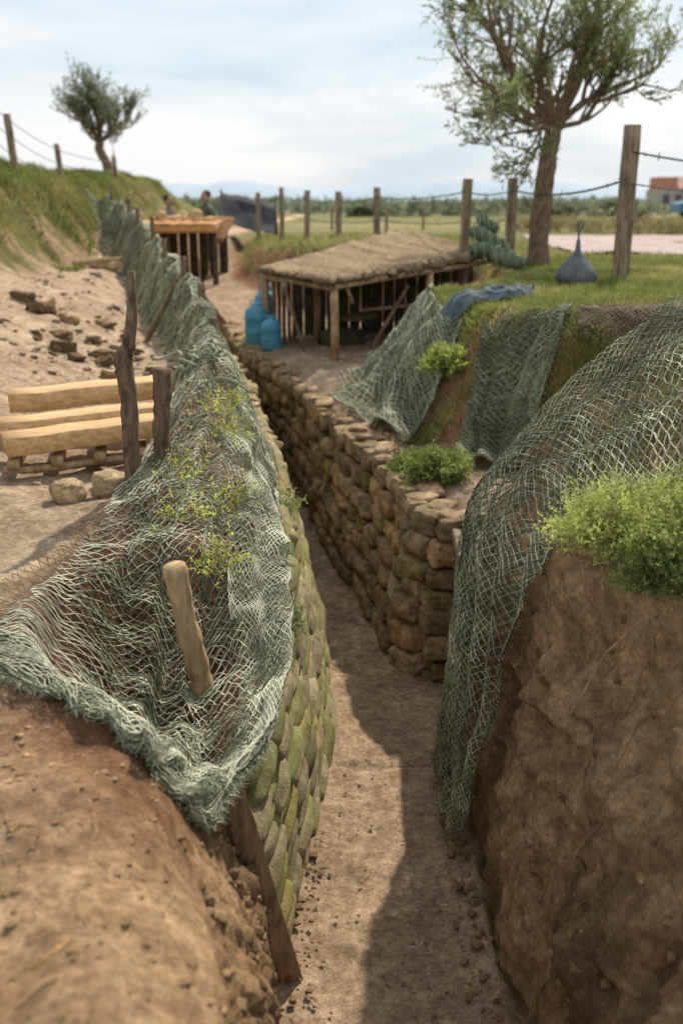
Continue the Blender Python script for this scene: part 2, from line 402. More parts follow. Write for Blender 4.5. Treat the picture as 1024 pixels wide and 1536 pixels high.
# ---------------------------------------------------------------- stone wall (right)
BP=[(.74,5.47),(.5,5.44),(.36,5.64)]+[(float(RT(y)[0]),y) for y in np.arange(5.9,14.2,.3)]
LP=[(.80,5.50),(.60,5.44),(.50,5.66)]+[(float(RT(y)[1]),y) for y in np.arange(5.9,14.2,.3)]
BP=np.array(BP);LP=np.array(LP)
sl=np.r_[0,np.cumsum(np.linalg.norm(np.diff(BP,axis=0),axis=1))]
def wallpt(B,s): return np.array([np.interp(s,sl,B[:,0]),np.interp(s,sl,B[:,1])])
mb=MB()
z=0.0;course=0
while z<.93:
    h=rng.uniform(.095,.165)
    if z+h>.90: h=1.0-z
    s=rng.uniform(-.02,.08)
    while s<sl[-1]:
        w=rng.uniform(.15,.36)
        if s<.4: w=rng.uniform(.2,.32)
        sc=s+w/2
        far=sc>3.5
        t=(z+h/2)/.97
        zs=1+.13*np.interp(sc,[0,3,8],[0,.4,1])
        p=wallpt(BP,sc)*(1-t)+wallpt(LP,sc)*t
        d=wallpt(BP,sc+.06)-wallpt(BP,max(sc-.06,0));d/=np.linalg.norm(d)
        nrm=np.array([d[1],-d[0]]); 
        if nrm[0]>0 and sc>.5: nrm=-nrm
        if sc<.3: nrm=np.array([0,-1.])
        p=p+nrm*rng.uniform(-.01,.03)
        ang=math.atan2(d[1],d[0])
        c=np.array([1,.93,.82])*rng.uniform(.7,1.25)
        if rng.random()<.12: c=c*np.array([.9,1.0,.78])
        if rng.random()<.2: c=c*np.array([1.2,1.05,.92])
        hh=h*rng.uniform(1.0,1.2)
        blob(mb,(p[0],p[1],(z+h/2)*zs+rng.uniform(-.012,.012)),(w*1.06,.21,hh*zs),rotm(rng.uniform(-.1,.1),rng.uniform(-.12,.12),ang+rng.uniform(-.1,.1)),
             n=4 if far else 14,boxy=.55,noise=.19,nf=1.3,col=c)
        s+=w*1.0
    z+=h*.97;course+=1
s=.0
while s<sl[-1]:
    w=rng.uniform(.1,.24);p=wallpt(LP,s+w/2)
    d=wallpt(BP,s+.1)-wallpt(BP,s);ang=math.atan2(d[1],d[0])
    zz=float(np.interp(p[1],[5,7,14],[.97,1.02,1.12]))
    if rng.random()<.85:
        off=rng.uniform(-.02,.1)
        blob(mb,(p[0]+off,p[1],zz+rng.uniform(0,.03)),(w,rng.uniform(.12,.22),rng.uniform(.03,.07)),rotm(rng.uniform(-.2,.2),rng.uniform(-.2,.2),ang+rng.uniform(-.5,.5)),n=4,boxy=.6,noise=.25,col=C(1.2,1.08,.98)*rng.uniform(.8,1.15))
    s+=w
mb.obj('stone_wall',M_stone)

# ---------------------------------------------------------------- sandbag wall (left)
mb=MB()
z=.0;course=0
while z<1.14:
    h=.105
    y=3.0+rng.uniform(-.12,.1)
    while y<13.5:
        b,l,lzz=[float(a) for a in LT(y+.05)]
        w=rng.uniform(.24,.32)
        if z<lzz-.03:
            t=(z+h/2)/max(lzz,.6);yc=y+w/2
            b,l,_=[float(a) for a in LT(yc)];b2,l2,_=[float(a) for a in LT(yc+.1)]
            x=b+(l-b)*t; ang=math.atan2(.1,(b2-b)*(1-t)+(l2-l)*t)
            c=C(1.05,1,.92)*rng.uniform(.75,1.25)
            if rng.random()<.35: c=c*C(.88,1.02,.72)
            if rng.random()<.25: c=c*C(1.15,1.02,.88)
            blob(mb,(x+.015+rng.uniform(-.01,.02),yc,z+h/2+rng.uniform(-.01,.01)),(w*1.25,.18,h*1.22),rotm(-.6+rng.uniform(-.15,.15),-.33+rng.uniform(-.15,.12),ang+rng.uniform(-.08,.08)),n=10 if y<6 else 4,boxy=.48,noise=.11,nf=1.4,col=c,pinch=.35)
        y+=w*.90
    z+=h*.95;course+=1
y=4.2
while y<13:
    b,l,lzz=[float(a) for a in LT(y)]
    blob(mb,(l+rng.uniform(0,.08),y,lzz+rng.uniform(-.02,.03)),(rng.uniform(.08,.16),rng.uniform(.08,.18),rng.uniform(.04,.08)),rotm(rng.uniform(-.3,.3),rng.uniform(-.3,.3),rng.uniform(0,3)),n=4,boxy=.6,noise=.25,col=C(1.5,1.28,1.2)*rng.uniform(.7,1.1))
    y+=rng.uniform(.08,.16)
mb.obj('sandbag_wall',M_bag)

# ---------------------------------------------------------------- dugout entrance cover
e=empty('dugout_entrance')
mb=MB()
for k in range(8):
    y=4.52+k*.125
    beam(mb,(.66+rng.uniform(0,.04),y,1.0+rng.uniform(-.01,.01)),(1.7,y+.02,1.06),.13,.03)  # boards added over the open cut so the doorway stays dark
mb.obj('cover_boards',M_old,e)
mb=MB()
beam(mb,(.64,4.42,.93),(.66,5.5,.92),.07,.08)
beam(mb,(.86,5.34,0),(.86,5.34,.9),.07,.07,up=(0,1,0))
beam(mb,(.70,4.56,0),(.70,4.56,.9),.07,.07,up=(0,1,0))
mb.obj('door_frame',M_old,e)
mb=MB()
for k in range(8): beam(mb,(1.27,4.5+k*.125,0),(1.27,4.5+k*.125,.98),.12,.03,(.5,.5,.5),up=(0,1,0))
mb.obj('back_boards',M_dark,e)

# ---------------------------------------------------------------- nets
def cw(f): 
    return [-.5*f+f*f-.5*f**3,1-2.5*f*f+1.5*f**3,.5*f+2*f*f-1.5*f**3,-.5*f*f+.5*f**3]
def patch(Cg,a,b):
    R,Kc,_=Cg.shape
    a=np.clip(a,0,Kc-1);b=np.clip(b,0,R-1)
    ia=np.minimum(np.floor(a).astype(int),Kc-2);ib=np.minimum(np.floor(b).astype(int),R-2)
    wa=cw(a-ia);wb=cw(b-ib);P=0
    for i in range(4):
        for j in range(4):
            P=P+Cg[np.clip(ib+i-1,0,R-1),np.clip(ia+j-1,0,Kc-1)]*(wb[i]*wa[j])[...,None]
    return P
class Net:
    def __init__(s,Cg,La,disp,clamp=.012):
        s.C=np.array(Cg,float);s.La=La;s.disp=disp;s.clamp=clamp
        R=len(s.C);mid=(s.C.shape[1]-1)/2
        bb=np.linspace(0,R-1,200);P=patch(s.C,bb*0+mid,bb)
        s.bb=bb;s.arc=np.r_[0,np.cumsum(np.linalg.norm(np.diff(P,axis=0),axis=1))];s.L=s.arc[-1]
    def ev(s,sa,st,off=0,noisek=1):
        b=np.interp(st,s.arc,s.bb);a=sa/s.La*(s.C.shape[1]-1)
        P=patch(s.C,a,b)
        P=P+s.disp(sa/s.La,st,P)
        P=P+np.stack([fbm(sa,st,1+off,9,2),fbm(sa,st,5+off,9,2),fbm(sa,st,9+off,9,2)],-1)*.011*noisek
        P=P+np.stack([fbm(sa,st,1,2.7,2),0*sa+0*st,fbm(sa,st,9,2.7,2)],-1)*.022*noisek
        P[...,2]+=off
        if s.clamp is not None:
            lb,ll,lz=LT(P[...,1]);rb,rl,rz=RT(P[...,1])
            o=(P[...,0]<ll-.0)|(P[...,0]>rl)
            P[...,2]=np.where(o,np.maximum(P[...,2],surf(P[...,0],P[...,1])+s.clamp+off),P[...,2])
        return P
    def strands(s,mb,cell,rad,col,s0=0,s1=None,off=0,slope=1.0,step=.018,phase=0,wob=.006,edge=.03,drop=0,alo=0,ahi=0):
        s1=s.L if s1 is None else s1
        N=max(8,int(s.La/step));sa=np.linspace(0,s.La,N)
        for fam in (1,-1):
            cs=np.arange(s0-s.La*slope-cell,s1+s.La*slope+cell,cell*1.0)+phase
            cs=cs+rng.normal(size=len(cs))*cell*.10
            SA=np.tile(sa,(len(cs),1));ST=cs[:,None]+fam*slope*SA
            ST=ST+wob*np.sin(SA/cell*math.pi*2*slope+cs[:,None]*50)*(.6+.8*vnoise(SA*3,ST*3,off))+cell*.6*fbm(SA,ST,4+off,2.2,2)
            SA2=SA+wob*1.2*fbm(SA,ST,off*30+fam,6,2)
            es=edge*fbm(SA,ST,3+fam,7,2)
            ok=(ST>=s0+es)&(ST<=s1+es)
            if drop: ok&=fbm(SA,ST,2+off*10,3.2,3)>drop-1
            if alo: ok&=SA/s.La>alo*(.6+.6*fbm(SA,ST,9,3,3))
            if ahi: ok&=SA/s.La<ahi*(1+.3*fbm(SA,ST,12,3,3))
            P=s.ev(SA2,ST,off)
            T=np.gradient(P,axis=1);T/=np.linalg.norm(T,axis=-1,keepdims=True)+1e-9
            A=np.cross(T,np.array([.2,.3,.93]));A/=np.linalg.norm(A,axis=-1,keepdims=True)+1e-9
            B=np.cross(T,A)
            ring=[]
            rr=rad*(1+.5*fbm(SA,ST,7,25,1))[...,None]
            for k in range(3):
                th=2*math.pi*k/3;ring.append(P+(A*math.cos(th)+B*math.sin(th))*rr)
            V=np.stack(ring,2)
            n0,n1=SA.shape
            i=np.arange(n0*n1*3).reshape(n0,n1,3)
            m=ok[:,:-1]&ok[:,1:]
            fs=[]
            for k in range(3):
                l=(k+1)%3
                fs.append(np.stack([i[:,:-1,k],i[:,:-1,l],i[:,1:,l],i[:,1:,k]],-1)[m])
            used=np.concatenate(fs)
            if len(used)==0: continue
            u,inv=np.unique(used.ravel(),return_inverse=True)
            cc=np.array(col)*(1+.5*fbm(SA,ST,3,4,3))[...,None]
            cc=np.repeat(cc[:,:,None,:],3,2).reshape(-1,3)[u]
            mb.add(V.reshape(-1,3)[u],inv.reshape(-1,4),cc)
    def fuzz(s,mb,n,s0,s1,a0,a1,ln,col,off=.005,wd=.003):
        sa=rng.uniform(a0,a1,n)*s.La;st=rng.uniform(s0,s1,n)
        k=fbm(sa,st,6,3,3)>-.25;sa=sa[k];st=st[k];n=len(sa)
        P=s.ev(sa,st,off);D=rng.normal(size=(n,3));D/=np.linalg.norm(D,axis=1)[:,None]
        D[:,2]*=.5
        l=rng.uniform(.4,1,n)[:,None]*ln
        Wd=np.cross(D,rng.normal(size=(n,3)));Wd/=np.linalg.norm(Wd,axis=1)[:,None]
        Q=P+D*l*.5+rng.normal(size=(n,3))*ln*.12;E=P+D*l-np.array([0,0,1])*l*.25
        V=np.stack([P-Wd*wd/2,P+Wd*wd/2,Q+Wd*wd/2,Q-Wd*wd/2,E+Wd*wd/4,E-Wd*wd/4],1).reshape(-1,3)
        k=np.arange(n)[:,None]*6
        F=np.concatenate([k+np.array([0,1,2,3]),k+np.array([3,2,4,5])])
        mb.add(V,F,np.repeat(np.array(col)[None]*rng.uniform(.6,1.4,(n,1)),6,0))
    def sheet(s,mb,s0,s1,na,ns,off=0):
        A,S=np.meshgrid(np.linspace(0,s.La,na),np.linspace(s0,s1,ns))
        P=s.ev(A,S,off);i=np.arange(na*ns).reshape(ns,na)
        F=np.stack([i[:-1,:-1],i[:-1,1:],i[1:,1:],i[1:,:-1]],-1).reshape(-1,4)
        cc=np.stack([A,S,A*0],-1).reshape(-1,3)
        mb.add(P.reshape(-1,3),F,cc)

def scrim_mat(name,c1,c2,cover=.55,cell=.03):
    m,nt,b=new_mat(name);N=nt.nodes;L=nt.links
    at=N.new('ShaderNodeVertexColor');at.layer_name='Col'
    mp=N.new('ShaderNodeMapping');mp.inputs['Rotation'].default_value=(0,0,math.pi/4);mp.inputs['Scale'].default_value=(1/cell,1/cell,1)
    L.new(at.outputs['Color'],mp.inputs['Vector'])
    sp=N.new('ShaderNodeSeparateXYZ');L.new(mp.outputs[0],sp.inputs[0])
    ds=[]
    for k in (0,1):
        pp=N.new('ShaderNodeMath');pp.operation='PINGPONG';pp.inputs[1].default_value=.5;L.new(sp.outputs[k],pp.inputs[0]);ds.append(pp)
    mn=N.new('ShaderNodeMath');mn.operation='MINIMUM';L.new(ds[0].outputs[0],mn.inputs[0]);L.new(ds[1].outputs[0],mn.inputs[1])
    no=N.new('ShaderNodeTexNoise');no.inputs['Scale'].default_value=7;no.inputs['Detail'].default_value=5;L.new(at.outputs['Color'],no.inputs['Vector'])
    ad=N.new('ShaderNodeMath');ad.operation='MULTIPLY_ADD';ad.inputs[1].default_value=cover;ad.inputs[2].default_value=-cover*.28;L.new(no.outputs['Fac'],ad.inputs[0])
    lt=N.new('ShaderNodeMath');lt.operation='LESS_THAN';L.new(mn.outputs[0],lt.inputs[0]);L.new(ad.outputs[0],lt.inputs[1])
    r=N.new('ShaderNodeValToRGB');r.color_ramp.elements[0].color=(*c1,1);r.color_ramp.elements[1].color=(*c2,1);r.color_ramp.elements[0].position=.35;r.color_ramp.elements[1].position=.65
    L.new(no.outputs['Fac'],r.inputs['Fac']);L.new(r.outputs[0],b.inputs['Base Color']);b.inputs['Roughness'].default_value=.9
    L.new(lt.outputs[0],b.inputs['Alpha'])
    return m
M_scrim=scrim_mat('scrim_green',(.11,.12,.08),(.26,.275,.19),.6,.05)
M_scrimd=scrim_mat('scrim_dense',(.095,.105,.07),(.23,.245,.165),.8,.05)
M_scrimb=scrim_mat('scrim_brown',(.12,.09,.065),(.25,.185,.13),.5,.05)

pale=(.56,.565,.43);sage=(.33,.355,.25);deep=(.15,.17,.11)
C1=[
 [(-1.2,2.68,1.36),(-.84,2.60,1.36),(-.60,2.45,1.31),(-.47,2.37,1.18),(-.36,2.48,1.0)],
 [(-1.2,2.9,1.44),(-.86,2.88,1.22),(-.58,2.82,1.03),(-.38,2.78,1.0),(-.22,2.98,1.06)],
 [(-1.17,3.2,1.46),(-.87,3.35,1.16),(-.6,3.4,.97),(-.4,3.4,1.05),(-.20,3.5,1.2)],
 [(-1.07,3.8,1.47),(-.87,3.95,1.40),(-.66,4.1,1.36),(-.45,4.2,1.34),(-.24,4.2,1.22)],
 [(-.95,4.5,1.52),(-.86,4.8,1.60),(-.7,5,1.65),(-.5,5,1.5),(-.34,5,1.22)],
 [(-.92,5.6,1.70),(-.86,5.8,1.88),(-.76,5.9,1.9),(-.6,5.9,1.6),(-.43,5.9,1.2)],
 [(-1.08,7,1.5),(-1.0,7,1.84),(-.88,7,1.88),(-.74,7,1.55),(-.60,7,1.2)],
 [(-1.40,8.5,1.42),(-1.24,8.5,1.88),(-1.14,8.5,1.95),(-1.02,8.5,1.6),(-.9,8.4,1.22)],
 [(-1.95,10.5,1.45),(-1.7,10.5,2.02),(-1.58,10.5,2.08),(-1.45,10.5,1.7),(-1.27,10.3,1.25)],
 [(-2.7,13,1.5),(-2.42,13,2.25),(-2.3,13,2.3),(-2.15,13,1.85),(-2.0,13,1.35)],
 [(-3.6,16,1.8),(-3.3,16,2.55),(-3.18,16,2.6),(-3.05,16,2.1),(-2.85,16,1.5)],
 [(-4.6,19,2.4),(-4.35,19,2.85),(-4.2,19,2.85),(-4.1,19,2.5),(-4,19,2.0)]]
def d1(a,s,P):
    s=s+0*a
    w=np.sin(np.pi*np.clip(a,0,1))
    near=ss((4.2-s)/1.5);farr=ss((s-4.5)/1.5)
    f=np.sin(a*30+3.5*np.sin(s*1.3)+fbm(a*3,s,0,1.2,2)*3)*.024*(w+.3)*(1-near*.3)
    ff=np.sin(s*16+fbm(a,s,0,1.5,2)*4)*.04*farr*(1-w*.5)
    sw=-.2*np.sin(np.pi*(s/1.55))**2*farr*w
    g=np.stack([f*.6+ff,f*.25+0*s,f*.9*near+f*.3+sw],-1)
    h=np.sin(s*26+a*5+2*np.sin(a*6))*.015*near*w
    g[...,2]+=h
    return g
N1=Net(C1,1.25,d1)
mb=MB()
N1.strands(mb,.047,.0022,pale,0,6.2,.004,slope=.8,step=.012,wob=.007,alo=.10)
N1.strands(mb,.050,.0018,(.24,.18,.12),.2,4.4,-.004,slope=.8,step=.014,wob=.007,phase=.02,ahi=.5)
N1.strands(mb,.056,.0021,sage,0,6.2,-.012,slope=1.2,step=.014,phase=.013,drop=.7,alo=.3,wob=.009)
N1.strands(mb,.06,.0020,deep,0,6.2,.016,slope=.55,step=.014,phase=.02,drop=.85,alo=.25)
Nh=Net([[list(np.array(N1.ev(np.array([u*1.25]),np.array([v]))[0])) for u in np.linspace(0,1,9)] for v in (.0,.09,.18,.28,.42)],1.35,lambda a,s,P:np.stack([.008*np.sin(a*60),0*a,.012*np.sin(a*45+s*20)],-1))
for k in range(6):
    Nh.strands(mb,.034,.0018,(sage,deep,pale,sage,deep,pale)[k],0,None,.006*k,slope=(.35,.6,.25,1,.45,.8)[k],step=.013,phase=.01*k,wob=.012,edge=.10)
Ne=Net([[list(N1.ev(np.array([u*1.25]),np.array([v]))[0]) for u in (.55,.7,.85,1.0)] for v in np.linspace(.2,6,30)],.6,lambda a,s,P:np.stack([.012*np.sin(a*18+s*3),0*a,.01*np.sin(s*15+a*8)],-1))
for k in range(3):
    Ne.strands(mb,.044,.0019,(sage,deep,pale)[k],0,None,.008*k,slope=(1.6,1.0,2.2)[k],step=.011,phase=.01*k,wob=.01,alo=.6,drop=.75,edge=.1)
N1.fuzz(mb,6000,-.02,.36,0,1,.045,sage,wd=.0022);N1.fuzz(mb,2500,-.02,.36,0,1,.045,pale,wd=.002);N1.fuzz(mb,4500,0,5.5,.72,1.0,.035,sage,wd=.0022);N1.fuzz(mb,4000,.3,5.5,.1,.8,.03,pale,wd=.002)
N1.strands(mb,.085,.0046,sage,6.0,None,.01,slope=.8,step=.03,wob=.012,phase=.02)
N1.strands(mb,.085,.0040,pale,6.0,None,.02,slope=1.1,step=.03,wob=.012,drop=.8)
net1=empty('camouflage_net')
mb.obj('cords',M_net,net1)
mb=MB();N1.sheet(mb,4.9,N1.L,26,300,0);mb.obj('scrim',M_scrimd,net1)
mb=MB()
for k in range(9):
    c=np.array([-.84,5.75,1.86])+rng.normal(size=3)*np.array([.07,.09,.035])
    th=np.linspace(0,rng.uniform(3,6),14);r=rng.uniform(.05,.1)
    pts=np.stack([c[0]+r*np.cos(th),c[1]+r*np.sin(th)*1.2,c[2]+.02*np.sin(th*2)],-1)
    tube(mb,pts,.010,5,sage,rough=.4)
th=np.linspace(0,4,26)
tube(mb,np.stack([np.interp(th,[0,2,4],[-.96,-.86,-.58]),np.interp(th,[0,4],[5.6,5.55]),1.70+.05*np.sin(th*2)+.12*np.sin(th*.8)],-1),.014,6,sage,rough=.3)
mb.obj('knotted_cord',M_net,net1)

C2=[
 [(2.3,4.9,2.55),(2.1,4.2,2.5),(1.95,3.4,2.4),(1.7,2.8,2.2)],
 [(1.55,4.52,2.30),(1.45,4.05,2.24),(1.33,3.4,2.12),(1.14,2.92,1.93)],
 [(.98,4.42,1.86),(.97,4.05,1.88),(.95,3.6,1.85),(.90,3.16,1.77)],
 [(.60,4.36,1.40),(.62,4.1,1.58),(.68,3.8,1.64),(.80,3.28,1.66)],
 [(.56,4.34,1.0),(.55,4.1,1.12),(.58,3.85,1.2),(.68,3.40,1.25)],
 [(.535,4.32,.55),(.52,4.08,.6),(.54,3.82,.65),(.58,3.50,.66)],
 [(.50,4.30,.12),(.49,4.05,.04),(.49,3.85,.06),(.50,3.62,.12)]]
def d2(a,s,P):
    s=s+0*a
    hang=ss((s-1.5)/.6)
    f=np.sin(a*17+1.5*np.sin(s*1.7)+fbm(a*2,s,0,1.1,2)*2)*.036
    return np.stack([-np.abs(f)*hang*1.0,f*.4,f*(1-hang)*.9+.01],-1)
N2=Net(C2,1.1,d2)
mb=MB()
N2.strands(mb,.044,.0022,pale,0,None,.006,slope=1,step=.012,edge=.05,wob=.006)
N2.strands(mb,.046,.0021,sage,0,None,-.006,slope=1.3,step=.014,phase=.012,edge=.07,drop=.65)
N2.strands(mb,.046,.0021,deep,0,None,.012,slope=.7,step=.014,phase=.012,edge=.09,drop=.65)
N2.strands(mb,.042,.0021,(.20,.165,.12),1.9,None,.0,slope=1.1,step=.014,phase=.02,edge=.1)
N2.fuzz(mb,5000,0,N2.L,0,1,.03,sage,wd=.0022);N2.fuzz(mb,1900,N2.L-.18,N2.L,0,1,.06,(.19,.165,.11))
net2=empty('camouflage_net');mb.obj('cords',M_net,net2)

def tnet(topxy,botxy,La,cells,disp,cols,name,rows=6,smat=None,off=.02):
    T=np.array(topxy,float);B=np.array(botxy,float)
    Cg=[]
    for r in range(rows):
        t=r/(rows-1);XY=T*(1-t)+B*t
        Cg.append(np.c_[XY,surf(XY[:,0],XY[:,1])+off])
    Nn=Net(Cg,La,disp,clamp=off)
    mb=MB()
    for k,c in enumerate(cols):
        Nn.strands(mb,cells,.0034,c,0,None,.006*k,slope=(1,1.3,.7)[k%3],step=.025,phase=.015*k,edge=.2)
    Nn.fuzz(mb,3500,0,Nn.L,0,1,.05,cols[0],wd=.004)
    e=empty(name);mb.obj('cords',M_net,e)
    if smat: 
        m2=MB();Nn.sheet(m2,0.05,Nn.L-.08,60,50,-.004);m2.obj('scrim',smat,e)
    return Nn
def fold(k,amp):
    def d(a,s,P):
        f=np.abs(np.sin(a*k+2*np.sin(s*1.5)+fbm(a*2,s,3,1.3,2)*2.5))*amp*(.3+ss(s/1.0))
        return np.stack([-f*.5,-f*.4,f],-1)
    return d
tnet([(1.0,10.1),(.85,9.4),(.80,8.8),(.82,8.3),(.95,7.9)],[(.35,9.9),(.05,9.1),(.0,8.35),(.22,7.75),(.50,7.1)],2.4,.07,fold(12,.11),[sage,(.27,.30,.21),pale],'camouflage_net',smat=M_scrim)
tnet([(1.08,7.6),(1.40,7.25),(1.62,7.1)],[(.80,6.62),(1.04,6.42),(1.20,6.45)],.75,.055,fold(9,.06),[sage,deep,sage],'camouflage_net',smat=M_scrimd,rows=9,off=.03)
tnet([(1.75,7.35),(2.2,7.3),(2.75,7.2)],[(1.62,6.88),(2.05,6.75),(2.6,6.65)],1.0,.05,fold(7,.03),[(.22,.17,.12),(.26,.21,.15)],'camouflage_net',smat=M_scrimb)

# ---------------------------------------------------------------- sticks & posts on the left
def stick(name,pts,r0,r1,mat,rough=.12,knots=(),sides=9,n=18):
    P=np.array(pts,float);t=np.linspace(0,len(P)-1,n)
    i=np.minimum(t.astype(int),len(P)-2);f=(t-i)[:,None];Q=P[i]*(1-f)+P[i+1]*f
    R=np.interp(np.linspace(0,1,n),np.linspace(0,1,len(np.atleast_1d(r0))) if np.ndim(r0) else [0,1],r0 if np.ndim(r0) else [r0,r1])*(1+.06*rng.normal(size=n))
    mb=MB();tube(mb,Q,R,sides,W,rough=rough)
    for (k,d,l) in knots:
        p=Q[k];tube(mb,[p,p+np.array(d)*l*.6,p+np.array(d)*l],[R[k]*.6,R[k]*.5,R[k]*.35],6,W,rough=.15)
    return mb.obj(name,mat)
stick('branch_post',[(-.955,4.5,1.3),(-.975,4.5,1.6),(-.97,4.5,1.85),(-.985,4.5,2.05),(-.955,4.5,2.10),(-.93,4.5,2.25),(-.925,4.5,2.43)],[.044,.041,.038,.043,.03,.022,.018],.018,M_bark,knots=[(11,(-.6,0,.8),.07),(20,(.5,.2,.8),.05)],n=28)
stick('branch_post',[(-.86,4.62,1.35),(-.85,4.62,1.7),(-.83,4.62,1.98)],.038,.042,M_bark,knots=[(15,(.7,-.3,.4),.04)])
stick('round_stake',[(-.485,3.44,.72),(-.53,3.41,1.0),(-.565,3.38,1.2),(-.60,3.36,1.47)],.045,.043,M_pole,rough=.05,sides=14,n=26)
mb=MB();beam(mb,(-.18,2.98,-.02),(-.35,2.76,.93),.085,.035,(1.3,1.1,.92),up=(.3,-1,0),jit=.003);mb.obj('wooden_stake',M_old)
for y,x,z0,z1 in ((7.1,-.93,1.3,1.95),(8.6,-1.2,1.3,2.08),(10.4,-1.62,1.3,2.22),(12.0,-2.08,1.4,2.35),(13.6,-2.5,1.4,2.58),(15.2,-3.0,1.5,2.68),(16.8,-3.45,1.7,2.85),(18.5,-4.08,2.0,3.0)):
    stick('net_post',[(x,y,z0),(x+.02,y,z1)],.035,.03,M_bark)
stick('net_prop',[(-2.2,12.2,1.4),(-1.98,12.1,2.1)],.03,.02,M_bark)
stick('net_prop',[(-1.95,10.0,1.4),(-1.6,10.1,2.05)],.03,.02,M_bark)

# ---------------------------------------------------------------- timber stack, boulders, logs
e=empty('timber_stack')
mb=MB()
beam(mb,(-1.70,4.90,1.555),(-.78,5.35,1.585),.20,.095,(1,.95,.85),ch=.05,jit=.006)
beam(mb,(-1.82,5.20,1.57),(-.86,5.62,1.60),.18,.09,(1.1,1.05,.98),ch=.05,jit=.006)
beam(mb,(-1.93,5.72,1.62),(-1.05,6.0,1.66),.22,.11,(1.05,1,.92),ch=.05,jit=.006)
mb.obj('beams',M_wood,e)
mb=MB()
for k in range(5):
    x=-1.65+k*.2
    beam(mb,(x,4.84+k*.09,1.455),(x-.15,5.75,1.485),.06,.05)
beam(mb,(-1.7,4.86,1.425),(-.75,5.3,1.44),.05,.03)
mb.obj('pallet_slats',M_pole,e)
for (x,y,s) in ((-1.08,4.52,.175),(-1.27,4.46,.15)):
    mb=MB();blob(mb,(x,y,float(surf(x,y))+s*.28),(s*1.15,s,s*.85),rotm(.1,.1,.6),n=14,boxy=.25,noise=.2,col=(.82,.64,.42));mb.obj('boulder',M_soil)
mb=MB()
for (x,y,s,c) in ((-2.95,9.9,.26,.7),(-2.65,9.85,.22,1.2),(-2.42,10.3,.2,.8),(-3.2,10.2,.24,.6),(-2.3,9.3,.2,.7),(-2.1,8.8,.16,.7),(-2.5,9.0,.18,.65),(-2.2,8.3,.14,.6),(-1.85,8.0,.16,1.1),(-1.75,7.5,.13,1.1),(-2.4,8.6,.2,.6),(-2.0,8.4,.16,.6),(-1.9,9.2,.12,.8)):
    s*=.75
    blob(mb,(x,y,float(surf(x,y))+s*.15),(s*1.6,s,s*.7),rotm(rng.uniform(-.4,.4),rng.uniform(-.4,.4),rng.uniform(0,3)),n=7,boxy=.8,noise=.4,col=C(.9,.75,.6)*c*1.1)
for k in range(60):
    x=-2.3+rng.normal()*.35;y=9.0+rng.normal()*.6;s=rng.uniform(.02,.07)
    blob(mb,(x,y,float(surf(x,y))+s*.15),(s*1.6,s,s*.7),rotm(rng.uniform(-.4,.4),rng.uniform(-.4,.4),rng.uniform(0,3)),n=3,boxy=.7,noise=.4,col=C(.9,.75,.6)*rng.uniform(.5,1.2))
mb.obj('rubble_pile',M_stone)
mb=MB()
for k in range(5):
    x=-3.6+.15*k;y=14.5+.2*rng.random()
    z=float(surf(x,y))
    beam(mb,(x-.2,y,z+.06+.04*(k%2)),(x+.25,y+.2,z+.1),.1,.08)
mb.obj('firewood_pile',M_pole)

# ---------------------------------------------------------------- shelter with lean-to roof
e=empty('dugout_shelter')
A_=np.array((-1.0,12.0,2.01));B_=np.array((-.12,10.4,1.99));Cc=np.array((1.85,12.4,2.18));D_=np.array((.85,14.6,2.42))
nu,nv=60,60
U,Vv=np.meshgrid(np.linspace(0,1,nu),np.linspace(0,1,nv))
P=(B_*(1-U)[...,None]+A_*U[...,None])*(1-Vv)[...,None]+(Cc*(1-U)[...,None]+D_*U[...,None])*Vv[...,None]
P[...,2]+=-.03*np.sin(np.pi*Vv)*(1-U)+.016*fbm(U*6,Vv*26,0,1,3)+.010*np.abs(np.sin(Vv*60+fbm(U*3,Vv*9,0,1,2)*2))
edge=np.minimum(np.minimum(U,1-U),np.minimum(Vv,1-Vv))
P[...,2]-=.02*(1-ss(edge/.02))
P[...,0]+=.05*fbm(U*9,Vv*40,2,1,2)*(edge<.01);P[...,1]+=.07*fbm(U*9,Vv*40,5,1,2)*(edge<.01)
P2=P.copy();P2[...,2]-=.035
i=np.arange(nu*nv).reshape(nv,nu);q=np.stack([i[:-1,:-1],i[1:,:-1],i[1:,1:],i[:-1,1:]],-1).reshape(-1,4)
mb=MB()
cc=C(1.05,1,.95)*(1+.4*fbm(U*3,Vv*24,0,1,3))[...,None]
n=nu*nv
b=np.r_[i[0,:],i[1:,-1],i[-1,::-1][1:],i[::-1,0][1:]]
sd=np.stack([b[:-1],b[1:],b[1:]+n,b[:-1]+n],-1)
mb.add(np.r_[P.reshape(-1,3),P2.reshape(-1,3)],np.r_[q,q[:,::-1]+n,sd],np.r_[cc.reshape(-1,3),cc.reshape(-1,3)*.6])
for k in range(120):
    v=rng.random();p=B_*(1-v)+Cc*v if rng.random()<.65 else B_*(1-v)+A_*v
    d=np.array([rng.normal()*.05,-.06-.05*rng.random(),-.03*rng.random()])
    tube(mb,[p+np.array([0,.12,.03]),p+d+np.array([0,0,.005])],.007,4,C(1,.95,.85)*rng.uniform(.5,1.3))
mb.obj('roof',M_roof,e)
mb=MB()
for p,zt in (((-.90,11.95),1.97),((-.08,10.52),1.95),((1.0,11.6),2.0),((.35,12.9),2.1),((-.3,12.2),2.0)):
    z0=1.05
    tube(mb,[(p[0],p[1],z0),(p[0]+.01,p[1],1.5),(p[0],p[1],zt)],[.05,.045,.047],8,(1.7,1.45,1.15),rough=.1)
